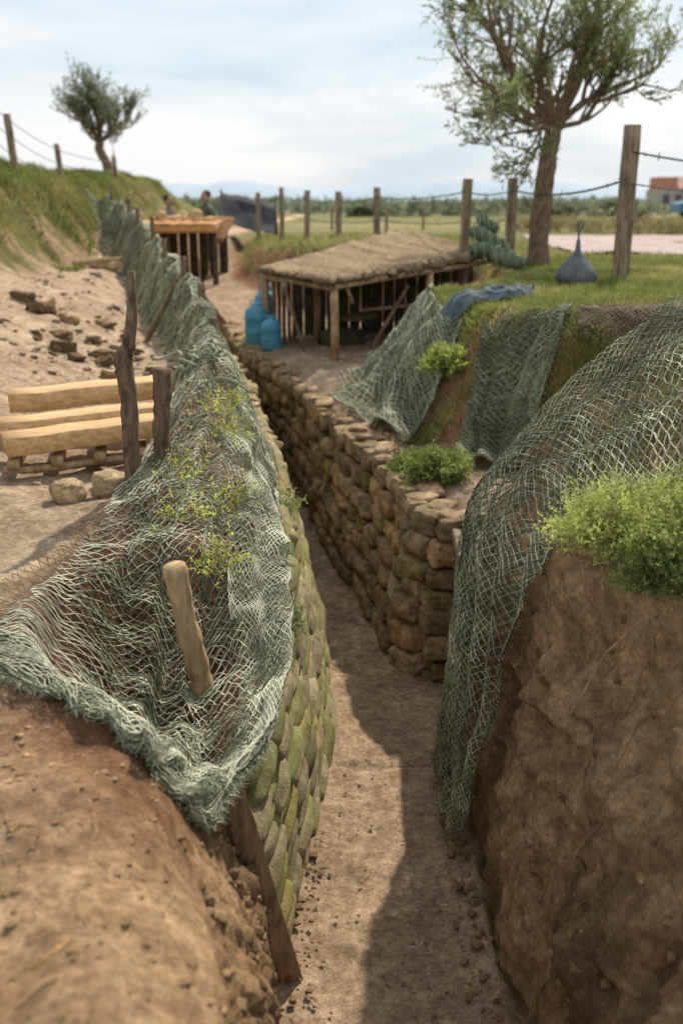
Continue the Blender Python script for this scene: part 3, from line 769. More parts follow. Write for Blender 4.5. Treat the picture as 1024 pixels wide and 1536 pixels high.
beam(mb,(-.93,11.98,1.92),(-.1,10.45,1.90),.05,.05,(1.3,1.1,.9));beam(mb,(-.1,10.46,1.91),(1.8,12.38,2.07),.05,.05,(1.3,1.1,.9))
tube(mb,[(-.4,11.2,1.1),(-.65,11.3,1.9)],.02,6)
tube(mb,[(.05,10.7,1.9),(.12,10.75,1.72)],.02,6,(1.5,1.3,1))
tube(mb,[(.2,11.2,1.6),(.8,11.6,1.62)],.02,6);tube(mb,[(.3,11.3,1.1),(.75,11.5,1.85)],.02,6)
mb.obj('posts',M_old,e)
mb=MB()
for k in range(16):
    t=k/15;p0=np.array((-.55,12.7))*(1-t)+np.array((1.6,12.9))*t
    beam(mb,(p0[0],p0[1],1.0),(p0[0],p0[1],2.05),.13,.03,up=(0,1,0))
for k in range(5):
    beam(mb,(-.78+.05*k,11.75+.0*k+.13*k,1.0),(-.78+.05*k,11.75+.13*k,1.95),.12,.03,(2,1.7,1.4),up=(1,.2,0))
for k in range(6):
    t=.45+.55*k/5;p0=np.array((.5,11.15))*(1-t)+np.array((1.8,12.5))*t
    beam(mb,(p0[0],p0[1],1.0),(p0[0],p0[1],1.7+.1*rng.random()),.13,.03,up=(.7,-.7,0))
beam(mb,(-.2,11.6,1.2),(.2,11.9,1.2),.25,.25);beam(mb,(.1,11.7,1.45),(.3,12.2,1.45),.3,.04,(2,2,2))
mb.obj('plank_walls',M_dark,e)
for (x,y,s,hh) in ((-1.0,11.95,.15,.5),(-.80,11.45,.12,.36),(-.93,12.4,.14,.62)):
    mb=MB();z=float(surf(x,y))-.01
    lathe(mb,(x,y,z),[(.0,0),(s*.9,0),(s,.03),(s*.98,hh*.3),(s*1.02,hh*.33),(s*.97,hh*.36),(s*.97,hh*.62),(s*1.02,hh*.65),(s*.97,hh*.68),(s*.93,hh*.8),(s*.5,hh*.93),(s*.35,hh*.94),(s*.35,hh),(0,hh)],col=C(1,1,1)*rng.uniform(.8,1.2))
    tube(mb,[(x-s*.5,y,z+hh*.86),(x-s*.45,y,z+hh*1.05),(x+s*.45,y,z+hh*1.05),(x+s*.5,y,z+hh*.86)],.012,6)
    mb.obj('water_container',M_blue)

# ---------------------------------------------------------------- items on the right plateau
e=empty('rolled_camouflage_nets')
mb=MB()
for (p0,p1,r) in (((1.50,12.05,2.22),(2.02,12.15,2.15),.095),((1.52,12.3,2.42),(1.98,12.2,2.24),.09),((1.62,12.45,2.55),(1.88,12.35,2.46),.07),((1.75,12.0,2.12),(2.12,11.8,2.09),.08)):
    p0=np.array(p0);p1=np.array(p1);t=np.linspace(0,1,26)[:,None];P=p0*(1-t)+p1*t
    P[:,2]+=.02*np.sin(t[:,0]*7)
    th=t[:,0];tube(mb,P,r*(1+.14*np.sin(th*26)+.08*np.sin(th*11))*np.clip(np.sin(np.pi*np.clip(th,.04,.96))**.35,.4,1),12,C(.17,.22,.14),rough=.1)
    for k in range(5):
        u=(k+.5)/5;q=p0*(1-u)+p1*u;a=np.linspace(0,6.4,14)
        tube(mb,np.stack([q[0]+0*a+.01*np.sin(a*2),q[1]+(r*1.08)*np.cos(a),q[2]+(r*1.08)*np.sin(a)],-1),.012,5,C(.30,.34,.24),rough=.3)
mb.obj('rolls',M_net,e)
x,y=2.26,9.85;z=float(surf(x,y))
mb=MB()
lathe(mb,(x,y,z),[(0,0),(.17,.0),(.205,.04),(.2,.085),(.165,.14),(.11,.205),(.055,.26),(.028,.30),(.022,.36),(.018,.40)],24)
tube(mb,[(x,y,z+.38),(x,y,z+.46),(x-.015,y,z+.50),(x-.01,y,z+.56),(x+.02,y,z+.58),(x+.035,y,z+.54),(x+.02,y,z+.50),(x,y,z+.47)],.011,7)
mb.obj('canvas_weight_bag',M_canvas)
mb=MB()
U,Vv=np.meshgrid(np.linspace(0,1,60),np.linspace(0,1,26))
px=np.interp(U,[0,.6,1],[.76,1.30,1.62]);py=np.interp(U,[0,.6,1],[7.98,8.05,8.6])
wd=.26+.06*np.sin(U*7)
x_=px+Vv*wd*.15+.03*fbm(U*5,Vv*2,0,1,3);y_=py+Vv*wd+.03*fbm(U*6,Vv*2,4,1,3)
z_=surf(x_,y_)+.02+.085*np.sin(np.pi*Vv)**.7+.035*np.abs(fbm(U*7,Vv*7,2,1,3))
i=np.arange(60*26).reshape(26,60)
mb.add(np.stack([x_,y_,z_],-1).reshape(-1,3),np.stack([i[:-1,:-1],i[:-1,1:],i[1:,1:],i[1:,:-1]],-1).reshape(-1,4),W)
mb.obj('crumpled_tarpaulin',M_tarp)

# ---------------------------------------------------------------- fences
def fence_post(mb,x,y,z0,z1,w,lean=0):
    beam(mb,(x,y,z0-.3),(x+lean,y,z1),w,w*.9,(1.1,1.05,1.0),up=(0,1,0),jit=.004,n=10,ch=.2)
def sagwire(mb,p,q,sag,r=.006,n=24,barb=True):
    p=np.array(p);q=np.array(q);t=np.linspace(0,1,n)[:,None]
    P=p*(1-t)+q*t;P[:,2]-=(4*sag*t*(1-t))[:,0]
    tube(mb,P,r,5,W)
    if barb:
        L=np.linalg.norm(q-p);k=int(L/.13)
        for j in range(1,k):
            u=j/k;c=p*(1-u)+q*u;c=c-np.array([0,0,4*sag*u*(1-u)])
            d=rng.normal(size=3)*.016
            tube(mb,[c-d,c+d],r*.6,3,W,cap=False)
e=empty('wire_fence')
fp=[(5.9,9.3,1.95,3.35,.14),(2.86,10.5,1.9,3.47,.155),(2.29,14.0,1.95,3.07,.13),(1.49,12.6,1.95,3.02,.115),(.59,17,1.95,3.0,.11),(-.05,18,1.95,2.95,.11),(-.68,20,1.9,3.0,.11),(-1.23,21.5,1.9,3.08,.10),(-1.85,23,1.9,3.0,.10)]
mb=MB()
for p in fp: fence_post(mb,*p,lean=rng.uniform(-.02,.03))
mb.obj('posts',M_old,e)
mb=MB()
T=[(p[0],p[1]-.06,p[3]) for p in fp]
sagwire(mb,np.array(T[1])-[0,0,.25],np.array(T[0])-[0,0,.2],.16,.011)
sagwire(mb,np.array(T[1])-[0,0,.55],np.array(T[0])-[0,0,.6],.08,.007)
sagwire(mb,np.array(T[1])-[0,0,.50],np.array(T[2])-[0,0,.16],.10,.012)
for a,b_ in ((2,3),(3,4),(4,5),(5,6),(6,7),(7,8)):
    sagwire(mb,np.array(T[a])-[0,0,.15],np.array(T[b_])-[0,0,.15],.05,.008)
    sagwire(mb,np.array(T[a])-[0,0,.5],np.array(T[b_])-[0,0,.5],.04,.006)
mb.obj('barbed_wires',M_wire,e)
e=empty('wire_fence')
mb=MB()
lp=[(-4.9,11.6,3.2,4.35,.12),(-4.88,14.4,3.2,4.36,.13),(-4.9,15.9,3.1,4.02,.1),(-4.9,18.5,3.1,3.75,.09),(-4.9,23,3.0,3.75,.09)]
for p in lp: fence_post(mb,*p,lean=rng.uniform(-.08,0))
mb.obj('posts',M_old,e)
mb=MB()
for a in range(4):
    for dz in (.12,.35,.6):
        p=lp[a];q=lp[a+1]
        sagwire(mb,(p[0],p[1],p[3]-dz),(q[0],q[1],q[3]-dz),.04,.006,barb=False)
mb.obj('wires',M_wire,e)
e=empty('wire_fence')
mb=MB();
for (x,y) in ((1.3,30),(2.6,33),(5.5,30),(8.5,30),(-.3,33)): fence_post(mb,x,y,2.0,2.75,.09)
mb.obj('posts',M_old,e)

# ---------------------------------------------------------------- leaves / trees
def leaves(mb,P,D,ln,wd,cols):
    n=len(P)
    D=D/(np.linalg.norm(D,axis=1)[:,None]+1e-9)
    Wv=np.cross(D,rng.normal(size=(n,3)));Wv/=np.linalg.norm(Wv,axis=1)[:,None]+1e-9
    l=(ln*rng.uniform(.6,1.25,n))[:,None];w=(wd*rng.uniform(.7,1.2,n))[:,None]
    V=np.stack([P,P+D*l*.5+Wv*w/2,P+D*l,P+D*l*.5-Wv*w/2],1).reshape(-1,3)
    F=(np.arange(n)[:,None]*4+np.arange(4))
    mb.add(V,F,np.repeat(cols,4,0))
def make_tree(name,base,trunk,tr,L0,limbs,maxlev,leafl,leafw,nleaf,lc,seed,ratio=.68,bark=M_bark,topk=0.12):
    rs=np.random.default_rng(seed)
    wb=MB();lb_=MB()
    T=np.array(trunk,float)+np.array(base)
    t=np.linspace(0,len(T)-1,20);i=np.minimum(t.astype(int),len(T)-2);f=(t-i)[:,None];Q=T[i]*(1-f)+T[i+1]*f
    R=np.interp(np.linspace(0,1,20),[0,.08,.9,1],[tr*1.4,tr,tr*.78,tr*.85])
    tube(wb,Q,R,12,W,rough=.08)
    LP_=[];LD=[];LC=[]
    def grow(p,d,L,r,lev):
        n=5;pts=[p];cur=p.copy();dd=d.copy()
        for k in range(n):
            dd=dd+rs.normal(size=3)*.17+np.array([0,0,topk]);dd/=np.linalg.norm(dd)
            cur=cur+dd*L/n;pts.append(cur.copy())
        rad=np.linspace(r,r*.6,n+1)
        tube(wb,pts,rad,6 if lev<2 else 4,W,rough=.1,cap=False)
        pts=np.array(pts)
        if lev>=maxlev-1:
            m=nleaf;tt=rs.uniform(.1,1.05,m)*n;ii=np.minimum(tt.astype(int),n-1);ff=(tt-ii)[:,None]
            pp=pts[ii]*(1-ff)+pts[ii+1]*ff
            LP_.append(pp+rs.normal(size=(m,3))*.012);LD.append(dd*.9+rs.normal(size=(m,3))*.55)
            sh=rs.uniform(.6,1.4)
            LC.append(np.array(lc)*sh*rs.uniform(.75,1.3,(m,1)))
        if lev<maxlev:
            k=rs.integers(4,6)
            for c in range(k):
                tq=rs.uniform(.35,1.0) if c else 1.0
                j=min(int(tq*n),n)
                pr=rs.normal(size=3);pr-=pr.dot(dd)*dd;pr/=np.linalg.norm(pr)
                an=rs.uniform(.35,.85) if c else .15
                nd=dd*math.cos(an)+pr*math.sin(an);nd/=np.linalg.norm(nd)
                grow(pts[j],nd,L*ratio*rs.uniform(.75,1.2),rad[j]*.62,lev+1)
    top=Q[-1]
    for (dx,dy,dz,ls,rsx,back) in limbs:
        d=np.array([dx,dy,dz],float);d/=np.linalg.norm(d)
        st=Q[max(0,len(Q)-1-back)]
        grow(st,d,L0*ls,tr*rsx,0)
    leaves(lb_,np.concatenate(LP_),np.concatenate(LD),leafl,leafw,np.concatenate(LC))
    e=empty(name);wb.obj('trunk_and_limbs',bark,e);lb_.obj('foliage',M_leaf,e)
x,y=2.49,13.0
big=[(-.75,.2,.85,1.25,.55,0),(.55,.1,1.0,1.2,.55,0),(-.2,-.3,1.0,1.1,.45,0),(1.0,-.2,.55,1.05,.4,0),(-1.1,-.1,.42,1.05,.36,1),(.1,.8,.7,1.1,.42,0),(1.1,.5,.25,.85,.3,1),(-.9,.7,.3,.85,.3,1),(.2,-1,.5,.9,.35,0),(-.6,-.8,.4,.8,.3,2)]
make_tree('olive_tree',(x,y,float(surf(x,y))-.05),[(0,0,0),(-.01,0,.5),(.02,0,1.0),(.05,0,1.35),(.08,0,1.55),(.10,0,1.68)],.13,1.05,big,3,.085,.022,12,(.24,.29,.12),31,topk=.06)
x,y=-5.30,24
sm=[(-.7,0,.8,1,.5,0),(.7,0,.9,1,.5,0),(0,.4,1,1.1,.5,0),(.3,-.5,1,1,.4,0),(-1,.3,.3,.9,.4,0),(1,.2,.4,.9,.4,0),(-.3,-.6,.8,.9,.4,1)]
make_tree('olive_tree',(x,y,3.1),[(0,0,0),(.0,0,.35),(-.06,0,.6),(-.2,0,.85),(-.16,0,1.0)],.12,.68,sm,3,.09,.024,9,(.23,.27,.18),17,topk=.12)
make_tree('olive_tree',(-6.2,34,2.75),[(0,0,0),(.0,0,.1),(.02,0,.2)],.04,.28,sm,2,.1,.04,14,(.16,.20,.12),4,topk=.1)

# ---------------------------------------------------------------- grass
def blades(mb,x,y,z,h,w,cols,lean=.5,n=None):
    n=len(x);P=np.stack([x,y,z],-1)
    a=rng.uniform(0,2*np.pi,n);D=np.stack([np.cos(a)*lean*rng.random(n),np.sin(a)*lean*rng.random(n),np.ones(n)],-1)
    a2=rng.uniform(0,2*np.pi,n);Wv=np.stack([np.cos(a2),np.sin(a2),0*a2],-1)
    h=np.asarray(h)[:,None] if np.ndim(h) else h;w=np.asarray(w)[:,None] if np.ndim(w) else w
    M=P+D*h*.55;E=P+D*h+np.stack([D[:,0],D[:,1],-.3*np.ones(n)],-1)*h*.5
    V=np.stack([P-Wv*w/2,P+Wv*w/2,M+Wv*w*.35,M-Wv*w*.35,E],1).reshape(-1,3)
    k=np.arange(n)[:,None]*5
    F=(k+np.array([0,1,2,3])).tolist()+(k+np.array([3,2,4])).tolist()
    mb.add(V,F,np.repeat(cols,5,0))
mb=MB()
g1=C(.21,.25,.06);g2=C(.44,.40,.16)
def gcol(n,x,y,k=.5,b=1):
    m=np.clip(ss(fbm(x,y,7,1.1,3)*.8+k)+rng.uniform(-.25,.25,n),0,1)[:,None]
    return (g1*(1-m)+g2*m)*rng.uniform(.7,1.35,(n,1))*b
n=80000;x=rng.uniform(.5,7,n);y=6.3+8.2*rng.random(n)**1.2
d=sdist(PLAT,x,y);k=(d>-.13+.22*fbm(x,y,1,2,3))&(x<y*.42);x=x[k];y=y[k];n=len(x)
blades(mb,x,y,surf(x,y)-.01,rng.uniform(.03,.075,n),rng.uniform(.006,.011,n),gcol(n,x,y,.3))
n=26000;x=rng.uniform(-3,9,n);y=rng.uniform(14,26,n);d=sdist(PLAT,x,y)
k=(d>-.3)&~((x>3.5)&(y>15.6));x=x[k];y=y[k];n=len(x)
blades(mb,x,y,surf(x,y)-.02,rng.uniform(.05,.16,n),rng.uniform(.012,.02,n),gcol(n,x,y,.45))
for (cx,cy,r,nn,hh) in ((.75,7.35,.14,1200,.1),(1.62,6.85,.10,600,.10),(1.75,6.8,.12,700,.10),(2.1,6.75,.15,1200,.1),(2.35,6.7,.15,1200,.11),(1.9,6.65,.12,700,.11),(1.25,7.2,.15,900,.09),(.8,8.1,.2,1600,.08),(1.0,7.75,.15,1200,.09),(.75,9.2,.2,1200,.08),(.7,6.9,.15,500,.08),(1.45,6.75,.08,400,.1)):
    x=cx+rng.normal(size=nn)*r;y=cy+rng.normal(size=nn)*r*.5
    blades(mb,x,y,surf(x,y)-.01,rng.uniform(.4,1,nn)*hh,rng.uniform(.005,.009,nn),gcol(nn,x,y,.1,1),lean=1)
n=70000;x=rng.uniform(-7.5,-3.5,n);y=9+19*rng.random(n)**1.3
k=fbm(x,y,2,1.0,4)+ss((-3.7-x)/1.0)*1.4>.6;x=x[k];y=y[k];n=len(x)
blades(mb,x,y,surf(x,y)-.01,rng.uniform(.05,.12,n)*(1.2+1.0*fbm(x,y,8,1.5,3)).clip(.4,2.2),rng.uniform(.01,.018,n),gcol(n,x,y,.15,.8)*(1+.4*fbm(x,y,5,1.6,3))[:,None],lean=.9)
n=12000;x=rng.uniform(.8,2.6,n);y=rng.uniform(2.2,4.4,n)
_,rl_,_=RT(y);k=(x>rl_+.02)&(fbm(x,y,2,2.2,3)+.8*ss((x-1)/.6)>.25);x=x[k];y=y[k];n=len(x)
blades(mb,x,y,surf(x,y)-.01,rng.uniform(.03,.08,n),rng.uniform(.003,.006,n),gcol(n,x,y,.2))
mb.obj('grass',M_grass)

def shrub(name,c,r,ns,nl,sl,ll,lw,base,seed=0,hang=0):
    mb=MB();rs=np.random.default_rng(seed)
    Ps=[];Ds=[];Cs=[]
    for k in range(ns):
        d=rs.normal(size=3);d[2]=abs(d[2])*(1-hang)-hang*.3;d/=np.linalg.norm(d)
        u=rs.random()**.35
        p=np.array(c)+d*np.array(r)*u*(1+.5*float(fbm(d[0]*2+seed,d[1]*2,d[2]*2,2.4,2)))
        dirr=d+rs.normal(size=3)*.45+np.array([0,0,.35]);dirr/=np.linalg.norm(dirr)
        t=rs.uniform(0,1,nl)[:,None]
        Ps.append(p+dirr*sl*rs.uniform(.6,1.7)*t);Ds.append(dirr*.7+rs.normal(size=(nl,3))*.65)
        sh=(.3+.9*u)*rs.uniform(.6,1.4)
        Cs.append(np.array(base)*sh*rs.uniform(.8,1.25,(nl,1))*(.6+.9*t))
    P=np.concatenate(Ps)
    leaves(mb,P,np.concatenate(Ds),ll,lw,np.concatenate(Cs))
    return mb.obj(name,M_leaf)
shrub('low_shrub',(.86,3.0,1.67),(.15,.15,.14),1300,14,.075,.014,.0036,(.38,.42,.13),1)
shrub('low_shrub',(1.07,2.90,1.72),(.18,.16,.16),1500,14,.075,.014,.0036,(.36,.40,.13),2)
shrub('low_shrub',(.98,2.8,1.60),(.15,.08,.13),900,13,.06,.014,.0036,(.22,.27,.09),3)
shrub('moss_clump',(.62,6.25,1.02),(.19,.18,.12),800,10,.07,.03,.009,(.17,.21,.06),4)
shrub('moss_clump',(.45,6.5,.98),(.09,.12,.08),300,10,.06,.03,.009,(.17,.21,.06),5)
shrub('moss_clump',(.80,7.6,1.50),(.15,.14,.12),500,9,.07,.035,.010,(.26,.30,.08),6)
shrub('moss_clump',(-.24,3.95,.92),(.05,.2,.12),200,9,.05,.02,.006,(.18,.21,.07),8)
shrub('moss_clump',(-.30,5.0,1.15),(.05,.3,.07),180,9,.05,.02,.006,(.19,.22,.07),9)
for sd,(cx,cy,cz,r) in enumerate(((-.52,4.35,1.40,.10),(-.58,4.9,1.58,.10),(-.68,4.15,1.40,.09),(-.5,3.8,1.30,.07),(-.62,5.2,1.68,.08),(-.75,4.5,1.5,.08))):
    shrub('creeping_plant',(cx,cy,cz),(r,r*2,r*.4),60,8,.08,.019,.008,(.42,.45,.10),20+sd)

mb=MB()
tube(mb,[(1.02,2.75,1.58),(.90,2.78,1.5),(.82,2.82,1.38),(.78,2.86,1.25),(.75,2.9,1.12)],.0035,5,(1.8,1.6,1.4))
for k in range(22):
    y=rng.uniform(2.0,3.5);t=rng.uniform(.3,.98);b_,l_,z_=[float(a) for a in RT(y)];pts=[]
    for j in range(7):
        tt=t-.025*j;yy=y+.02*math.sin(j*1.1+k);z=z_*tt
        pts.append((float(wallx(tt,np.array([yy]),np.array([z]),b_,l_)[0])-.006,yy,z))
    tube(mb,pts,.0014,4,C(1.3,1.0,.7)*rng.uniform(.5,1.4))
for k in range(24):
    x=rng.uniform(-.1,.5);y=rng.uniform(2.6,4.5);a=rng.uniform(0,6);l=rng.uniform(.02,.05)
    tube(mb,[(x,y,.028),(x+l*math.cos(a),y+l*math.sin(a),.032)],.0013,4,(2.3,1.9,1.2))
for k in range(45):
    x=rng.uniform(-.9,-.15);y=rng.uniform(1.4,2.5);a=rng.uniform(0,6);l=rng.uniform(.02,.05)
    z=float(surf(x,y))+.008
    if x<float(LT(y)[1]): tube(mb,[(x,y,z),(x+l*math.cos(a),y+l*math.sin(a),z+.006)],.0015,4,(2.2,1.8,1.1))
tube(mb,[(-.57,1.50,1.36),(-.51,1.56,1.38)],.004,5,(2.4,1.8,1.0))
mb.obj('roots_and_straw',M_old)

# ---------------------------------------------------------------- far left timber shelter
e=empty('timber_shelter')
mb=MB()
for k in range(11):
    x=-3.65+k*.135
    beam(mb,(x,18.2,2.38+.02*rng.random()),(x+.05,20.0,2.46),.12,.04,C(1,.72,.48)*rng.uniform(.8,1.1))
beam(mb,(-3.7,18.22,2.31),(-2.2,18.22,2.31),.08,.1,(1,.7,.45));
for k in range(6): beam(mb,(-3.5+.2*k,18.9+.1*rng.random(),2.48),(-3.2+.2*k,19.3,2.5+.06*rng.random()),.08,.05,C(1,.95,.9))
for (bx,by,bs) in ((-3.3,19.0,.16),(-2.7,19.2,.2),(-2.95,19.4,.14)): blob(mb,(bx,by,2.56),(bs*1.4,bs,bs),None,n=7,boxy=.4,noise=.2,col=(.9,.95,1.0))
mb.obj('roof_boards',M_wood,e)
mb=MB()
for x in (-3.65,-2.25): 
    for y in (18.3,19.9): tube(mb,[(x,y,.9),(x,y,2.3)],.05,8)
beam(mb,(-2.2,18.3,2.1),(-2.05,19.0,2.5),.2,.05,(3,2,1.3))
for k in range(8): beam(mb,(-3.6+k*.19,19.8,1.0),(-3.6+k*.19,19.8,2.3),.17,.03,up=(0,1,0))
mb.obj('posts_and_back',M_dark,e)
mb=MB()
U,Vv=np.meshgrid(np.linspace(0,1,24),np.linspace(-1,1,13))
x=-2.95+1.35*U;yy=25.5+Vv*.7;zz=3.10-.38*U**.8-np.abs(Vv)*.75+.05*fbm(U*5,Vv*3,0,1,2)+.08*np.abs(Vv)**2
i=np.arange(24*13).reshape(13,24)
mb.add(np.stack([x,yy,zz],-1).reshape(-1,3),np.stack([i[:-1,:-1],i[:-1,1:],i[1:,1:],i[1:,:-1]],-1).reshape(-1,4),(.3,.3,.33))
for px_ in (-2.93,-1.62): tube(mb,[(px_,25.5,2.0),(px_,25.5,3.10 if px_<-2 else 2.72)],.03,6,(.6,.5,.4))
mb.obj('tarpaulin_tent',M_canvas)

def person(x,y,z,face,top,legs,hair=(.05,.035,.025),arm=.3):
    e=empty('person')
    vs=[(0,0,.93),(0,0,1.12),(0,.0,1.32),(0,0,1.44),(0,.01,1.54)];rad=[(.15,.11),(.135,.10),(.17,.115),(.09,.07),(.055,.055)]
    ed=[(0,1),(1,2),(2,3),(3,4)]
    def addc(start,pts,rs_):
        p=start
        for q,r in zip(pts,rs_):
            vs.append(q);rad.append((r,r));ed.append((p,len(vs)-1));p=len(vs)-1
        return p
    for s in (-1,1):
        addc(3,[(s*.17,0,1.40),(s*.24,.03,1.14),(s*.2,.03+arm*.8,1.02)],[.065,.047,.034])
        addc(0,[(s*.10,0,.86),(s*.12,.03,.48),(s*.13,-.02,.1),(s*.135,.12,.04)],[.095,.062,.045,.04])
    me=bpy.data.meshes.new('body');me.from_pydata(vs,ed,[])
    o=bpy.data.objects.new('body',me);scene.collection.objects.link(o)
    m=o.modifiers.new('s','SKIN');
    for i,sv in enumerate(me.skin_vertices[0].data): sv.radius=rad[i];sv.use_root=(i==0)
    m2=o.modifiers.new('u','SUBSURF');m2.levels=2;m2.render_levels=2
    mt=mat_noise('clothing',tuple(c*.8 for c in top),top,12,.2,.9)
    me.materials.append(mt)
    for n_ in mt.node_tree.nodes:
        if n_.type=='MIX_RGB': n_.inputs['Fac'].default_value=0
    o.parent=e
    mb=MB()
    sk=(.42,.27,.19)
    blob(mb,(0,.015,1.65),(.155,.19,.235),n=10,boxy=.12,noise=.02,col=sk)
    blob(mb,(0,.115,1.635),(.03,.045,.05),n=3,noise=.02,col=sk)
    for s in (-1,1):
        blob(mb,(s*.078,.01,1.64),(.02,.04,.06),n=3,noise=.02,col=sk)
        blob(mb,(s*.032,.103,1.66),(.024,.014,.013),n=3,noise=0,col=(.05,.04,.03))
        wx=s*.2;wy=.03+arm*.8
        blob(mb,(wx,wy+.05,1.01),(.08,.1,.035),n=4,noise=.03,col=sk)
        for f_ in range(4):
            fx=wx+(-.03+.02*f_);tube(mb,[(fx,wy+.09,1.01),(fx,wy+.125,1.0),(fx,wy+.15-.01*abs(f_-1.5),.98)],[.009,.008,.007],5,sk)
        tube(mb,[(wx-s*.04,wy+.04,1.01),(wx-s*.065,wy+.075,1.0),(wx-s*.06,wy+.10,.99)],[.011,.01,.008],5,sk)
    blob(mb,(0,.112,1.588),(.05,.012,.013),n=3,noise=0,col=(.3,.12,.1))
    mb.obj('head_and_hands',M_plain,e)
    mb=MB();blob(mb,(0,-.012,1.695),(.172,.195,.17),n=7,boxy=.12,noise=.06,col=hair);mb.obj('hair',M_plain,e)
    e.location=(x,y,z);e.rotation_euler=(0,0,face)
person(-2.72,21.0,1.24,2.4,(.14,.14,.12),(.1,.1,.1))
person(-3.55,21.4,1.16,-2.2,(.26,.20,.16),(.1,.1,.1),arm=.35)

# ---------------------------------------------------------------- distance
mb=MB()
P=[];D=[];Cl=[]
for k in range(420):
    y=rng.uniform(70,220);x=rng.uniform(-.7,.9)*y
    if abs(x/y-.33)<.05 and y<125: continue
    h=rng.uniform(.5,1.4)*y/110;w=h*rng.uniform(2,5)
    n=110;d=rng.normal(size=(n,3));d/=np.linalg.norm(d,axis=1)[:,None];d[:,2]=np.abs(d[:,2])
    P.append(np.array([x,y,2.0])+d*np.array([w,w*.6,h])*rng.uniform(.6,1,(n,1)));D.append(d+rng.normal(size=(n,3))*.5)
    hz=np.clip((y-60)/180,0,1)  # haze amount: farther bushes get painted haze blended into their leaf colour
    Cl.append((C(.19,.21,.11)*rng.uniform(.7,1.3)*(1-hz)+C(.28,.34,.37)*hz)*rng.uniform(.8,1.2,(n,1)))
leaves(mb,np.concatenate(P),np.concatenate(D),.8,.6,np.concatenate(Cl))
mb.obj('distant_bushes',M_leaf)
P=[];D=[];Cl=[];mb=MB()
for k in range(60):
    x=rng.uniform(5.5,13);y=rng.uniform(27,36);h=rng.uniform(.2,.55);w=rng.uniform(.4,.9)
    n=170;d=rng.normal(size=(n,3));d/=np.linalg.norm(d,axis=1)[:,None];d[:,2]=np.abs(d[:,2])
    P.append(np.array([x,y,2.0])+d*np.array([w,w*.6,h])*rng.uniform(.5,1,(n,1)));D.append(d+rng.normal(size=(n,3))*.5)
    Cl.append(C(.25,.22,.11)*rng.uniform(.7,1.3)*rng.uniform(.7,1.3,(n,1)))
leaves(mb,np.concatenate(P),np.concatenate(D),.16,.05,np.concatenate(Cl));mb.obj('roadside_scrub',M_leaf)
mb=MB()
x=np.linspace(-1400,1400,240)
for (Yd,hh,cc,sd) in ((1500,42,C(.42,.50,.58),3),(900,18,C(.30,.37,.41),8)):  # blue-grey ridge colours: distance haze painted into the vertex colour
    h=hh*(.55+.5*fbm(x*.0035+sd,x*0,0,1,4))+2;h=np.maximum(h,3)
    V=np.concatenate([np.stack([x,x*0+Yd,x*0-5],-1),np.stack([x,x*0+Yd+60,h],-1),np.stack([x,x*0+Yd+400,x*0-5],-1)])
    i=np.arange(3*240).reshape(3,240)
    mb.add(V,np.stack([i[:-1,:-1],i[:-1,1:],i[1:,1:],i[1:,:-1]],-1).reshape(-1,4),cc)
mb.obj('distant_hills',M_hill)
e=empty('brick_house')
hx,hy,hz=37.5,118,2.0
def box(mb,x0,x1,y0,y1,z0,z1,col):
    V=[(x0,y0,z0),(x1,y0,z0),(x1,y1,z0),(x0,y1,z0),(x0,y0,z1),(x1,y0,z1),(x1,y1,z1),(x0,y1,z1)]
    mb.add(V,[[0,1,5,4],[1,2,6,5],[2,3,7,6],[3,0,4,7],[4,5,6,7],[3,2,1,0]],col)
mb=MB();box(mb,hx-1.7,hx+3.4,hy,hy+5,hz-.2,hz+2.6,(.40,.34,.32));box(mb,hx-1.7,hx+.4,hy+.3,hy+4,hz+2.6,hz+3.9,(.48,.22,.16));mb.obj('walls',M_plain,e,smooth=False)
mb=MB();V=[(hx+.4,hy-.3,hz+2.65),(hx+3.7,hy-.3,hz+2.65),(hx+3.7,hy+5.3,hz+2.65),(hx+.4,hy+5.3,hz+2.65),(hx+.4,hy+2.5,hz+4),(hx+3.7,hy+2.5,hz+4)]
mb.add(V,[[0,1,5,4],[2,3,4,5],[1,2,5],[3,0,4],[3,2,1,0]],(.38,.22,.18));mb.obj('roof',M_plain,e,smooth=False)
mb=MB()
for k in range(3): box(mb,hx-1.2+1.4*k,hx-.5+1.4*k,hy-.06,hy+.02,hz+1,hz+2,(.09,.10,.12))
box(mb,hx+2.8,hx+3.3,hy-.06,hy+.02,hz-.1,hz+1.8,(.12,.08,.05));mb.obj('windows_and_door',M_plain,e,smooth=False)
e=empty('parked_car')
cx,cy,cz=21.3,60,2.05
prof=[(-2.1,.35),(-2.1,.8),(-1.9,.92),(-1.2,1.0),(-.6,1.42),(.9,1.45),(1.6,1.0),(2.05,.92),(2.1,.4)]
mb=MB();V=[];
for yy_,s in ((-.85,1),(-.8,1),(.8,1),(.85,1)):
    for (a,b_) in prof: V.append((cx+a,cy+yy_,cz+b_*(1 if abs(yy_)<.83 else .985)))
n=len(prof);Fq=[]
for k in range(3):
    for j in range(n-1): Fq.append([k*n+j,k*n+j+1,(k+1)*n+j+1,(k+1)*n+j])
    Fq.append([k*n+n-1,k*n,(k+1)*n,(k+1)*n+n-1])
Fq.append(list(range(n))[::-1]);Fq.append([3*n+j for j in range(n)])
mb.add(V,Fq,(.8,.7,.7));mb.obj('body',M_blue,e,smooth=False)
mb=MB();
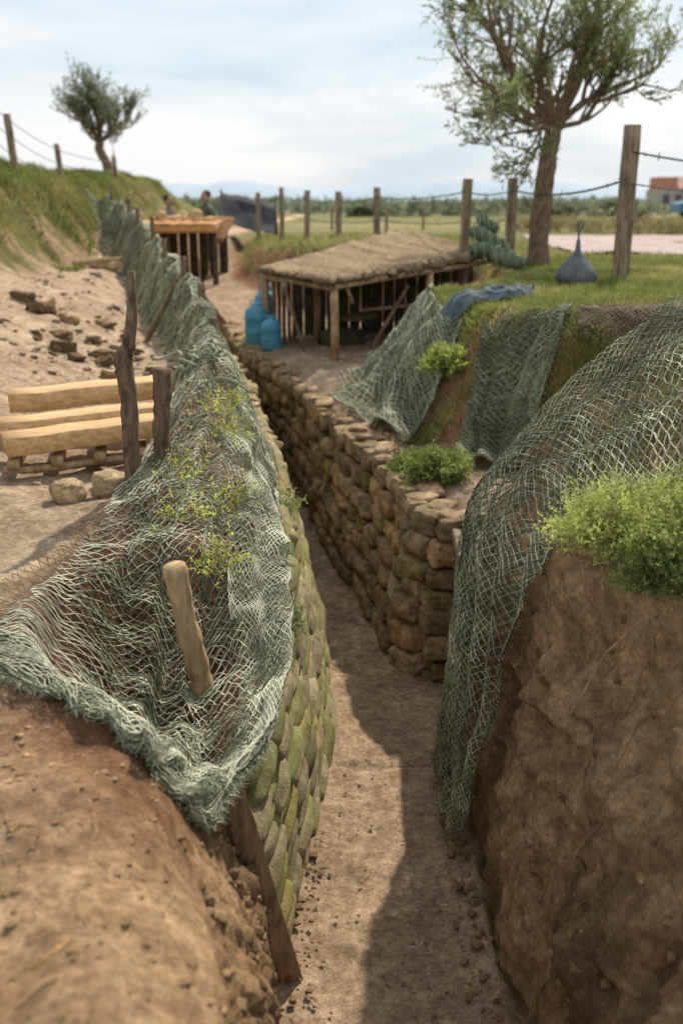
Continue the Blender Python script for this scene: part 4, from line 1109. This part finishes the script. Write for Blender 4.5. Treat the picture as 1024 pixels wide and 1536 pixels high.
for s in (-1,1):
    V=[(cx-1.0,cy+s*.86,cz+1.02),(cx-.55,cy+s*.86,cz+1.36),(cx+.85,cy+s*.86,cz+1.38),(cx+1.35,cy+s*.86,cz+1.02)];mb.add(V,[[0,1,2,3]],(.04,.05,.06))
    for wx in (-1.3,1.3):
        tube(mb,[(cx+wx,cy+s*.72,cz+.33),(cx+wx,cy+s*.9,cz+.33)],.33,18,(.03,.03,.03))
        tube(mb,[(cx+wx,cy+s*.9,cz+.33),(cx+wx,cy+s*.92,cz+.33)],.18,14,(.4,.4,.4))
mb.obj('wheels_and_windows',M_plain,e,smooth=False)

# ---------------------------------------------------------------- light, sky, camera
SEL=math.radians(47);SAZ=math.radians(21.7)
w=bpy.data.worlds.new('World');scene.world=w;w.use_nodes=True
N=w.node_tree.nodes;L=w.node_tree.links;bg=N['Background']
sky=N.new('ShaderNodeTexSky');sky.sky_type='NISHITA';sky.sun_disc=False;sky.sun_elevation=SEL;sky.sun_rotation=SAZ;sky.dust_density=2;sky.air_density=1.2
tc=N.new('ShaderNodeTexCoord');mp=N.new('ShaderNodeMapping');mp.inputs['Scale'].default_value=(1.3,1.3,6.0);mp.inputs['Location'].default_value=(.3,.1,.35)
L.new(tc.outputs['Generated'],mp.inputs['Vector'])
no=N.new('ShaderNodeTexNoise');no.inputs['Scale'].default_value=2.2;no.inputs['Detail'].default_value=8;no.inputs['Roughness'].default_value=.55;no.inputs['Distortion'].default_value=.3
L.new(mp.outputs[0],no.inputs['Vector'])
rp=N.new('ShaderNodeValToRGB');rp.color_ramp.elements[0].position=.36;rp.color_ramp.elements[1].position=.60
rp.color_ramp.elements[0].color=(4.35,5.05,5.75,1);rp.color_ramp.elements[1].color=(6.5,6.6,6.7,1)
L.new(no.outputs['Fac'],rp.inputs['Fac'])
mx=N.new('ShaderNodeMixRGB');mx.inputs[0].default_value=.9
L.new(sky.outputs[0],mx.inputs[1]);L.new(rp.outputs[0],mx.inputs[2]);L.new(mx.outputs[0],bg.inputs['Color'])
bg.inputs['Strength'].default_value=.15
sd=bpy.data.lights.new('sun','SUN');sd.energy=5.0;sd.angle=math.radians(1.2);sd.color=(1,.90,.77)
so=bpy.data.objects.new('sun',sd);scene.collection.objects.link(so)
dirn=Vector((math.sin(SAZ)*math.cos(SEL),math.cos(SAZ)*math.cos(SEL),math.sin(SEL)))
so.rotation_euler=dirn.to_track_quat('Z','Y').to_euler();so.location=(5,10,12)
cam=bpy.data.cameras.new('camera');co=bpy.data.objects.new('camera',cam);scene.collection.objects.link(co)
cam.sensor_fit='VERTICAL';cam.sensor_height=36;cam.sensor_width=24;cam.lens=35;cam.clip_start=.05;cam.clip_end=9000
co.location=(0,0,2.7);co.rotation_euler=(math.radians(90-17.05),0,0)
cam.dof.use_dof=True;cam.dof.focus_distance=4.1;cam.dof.aperture_fstop=1.8
scene.camera=co
scene.view_settings.view_transform='Standard';scene.view_settings.look='None';scene.view_settings.exposure=0
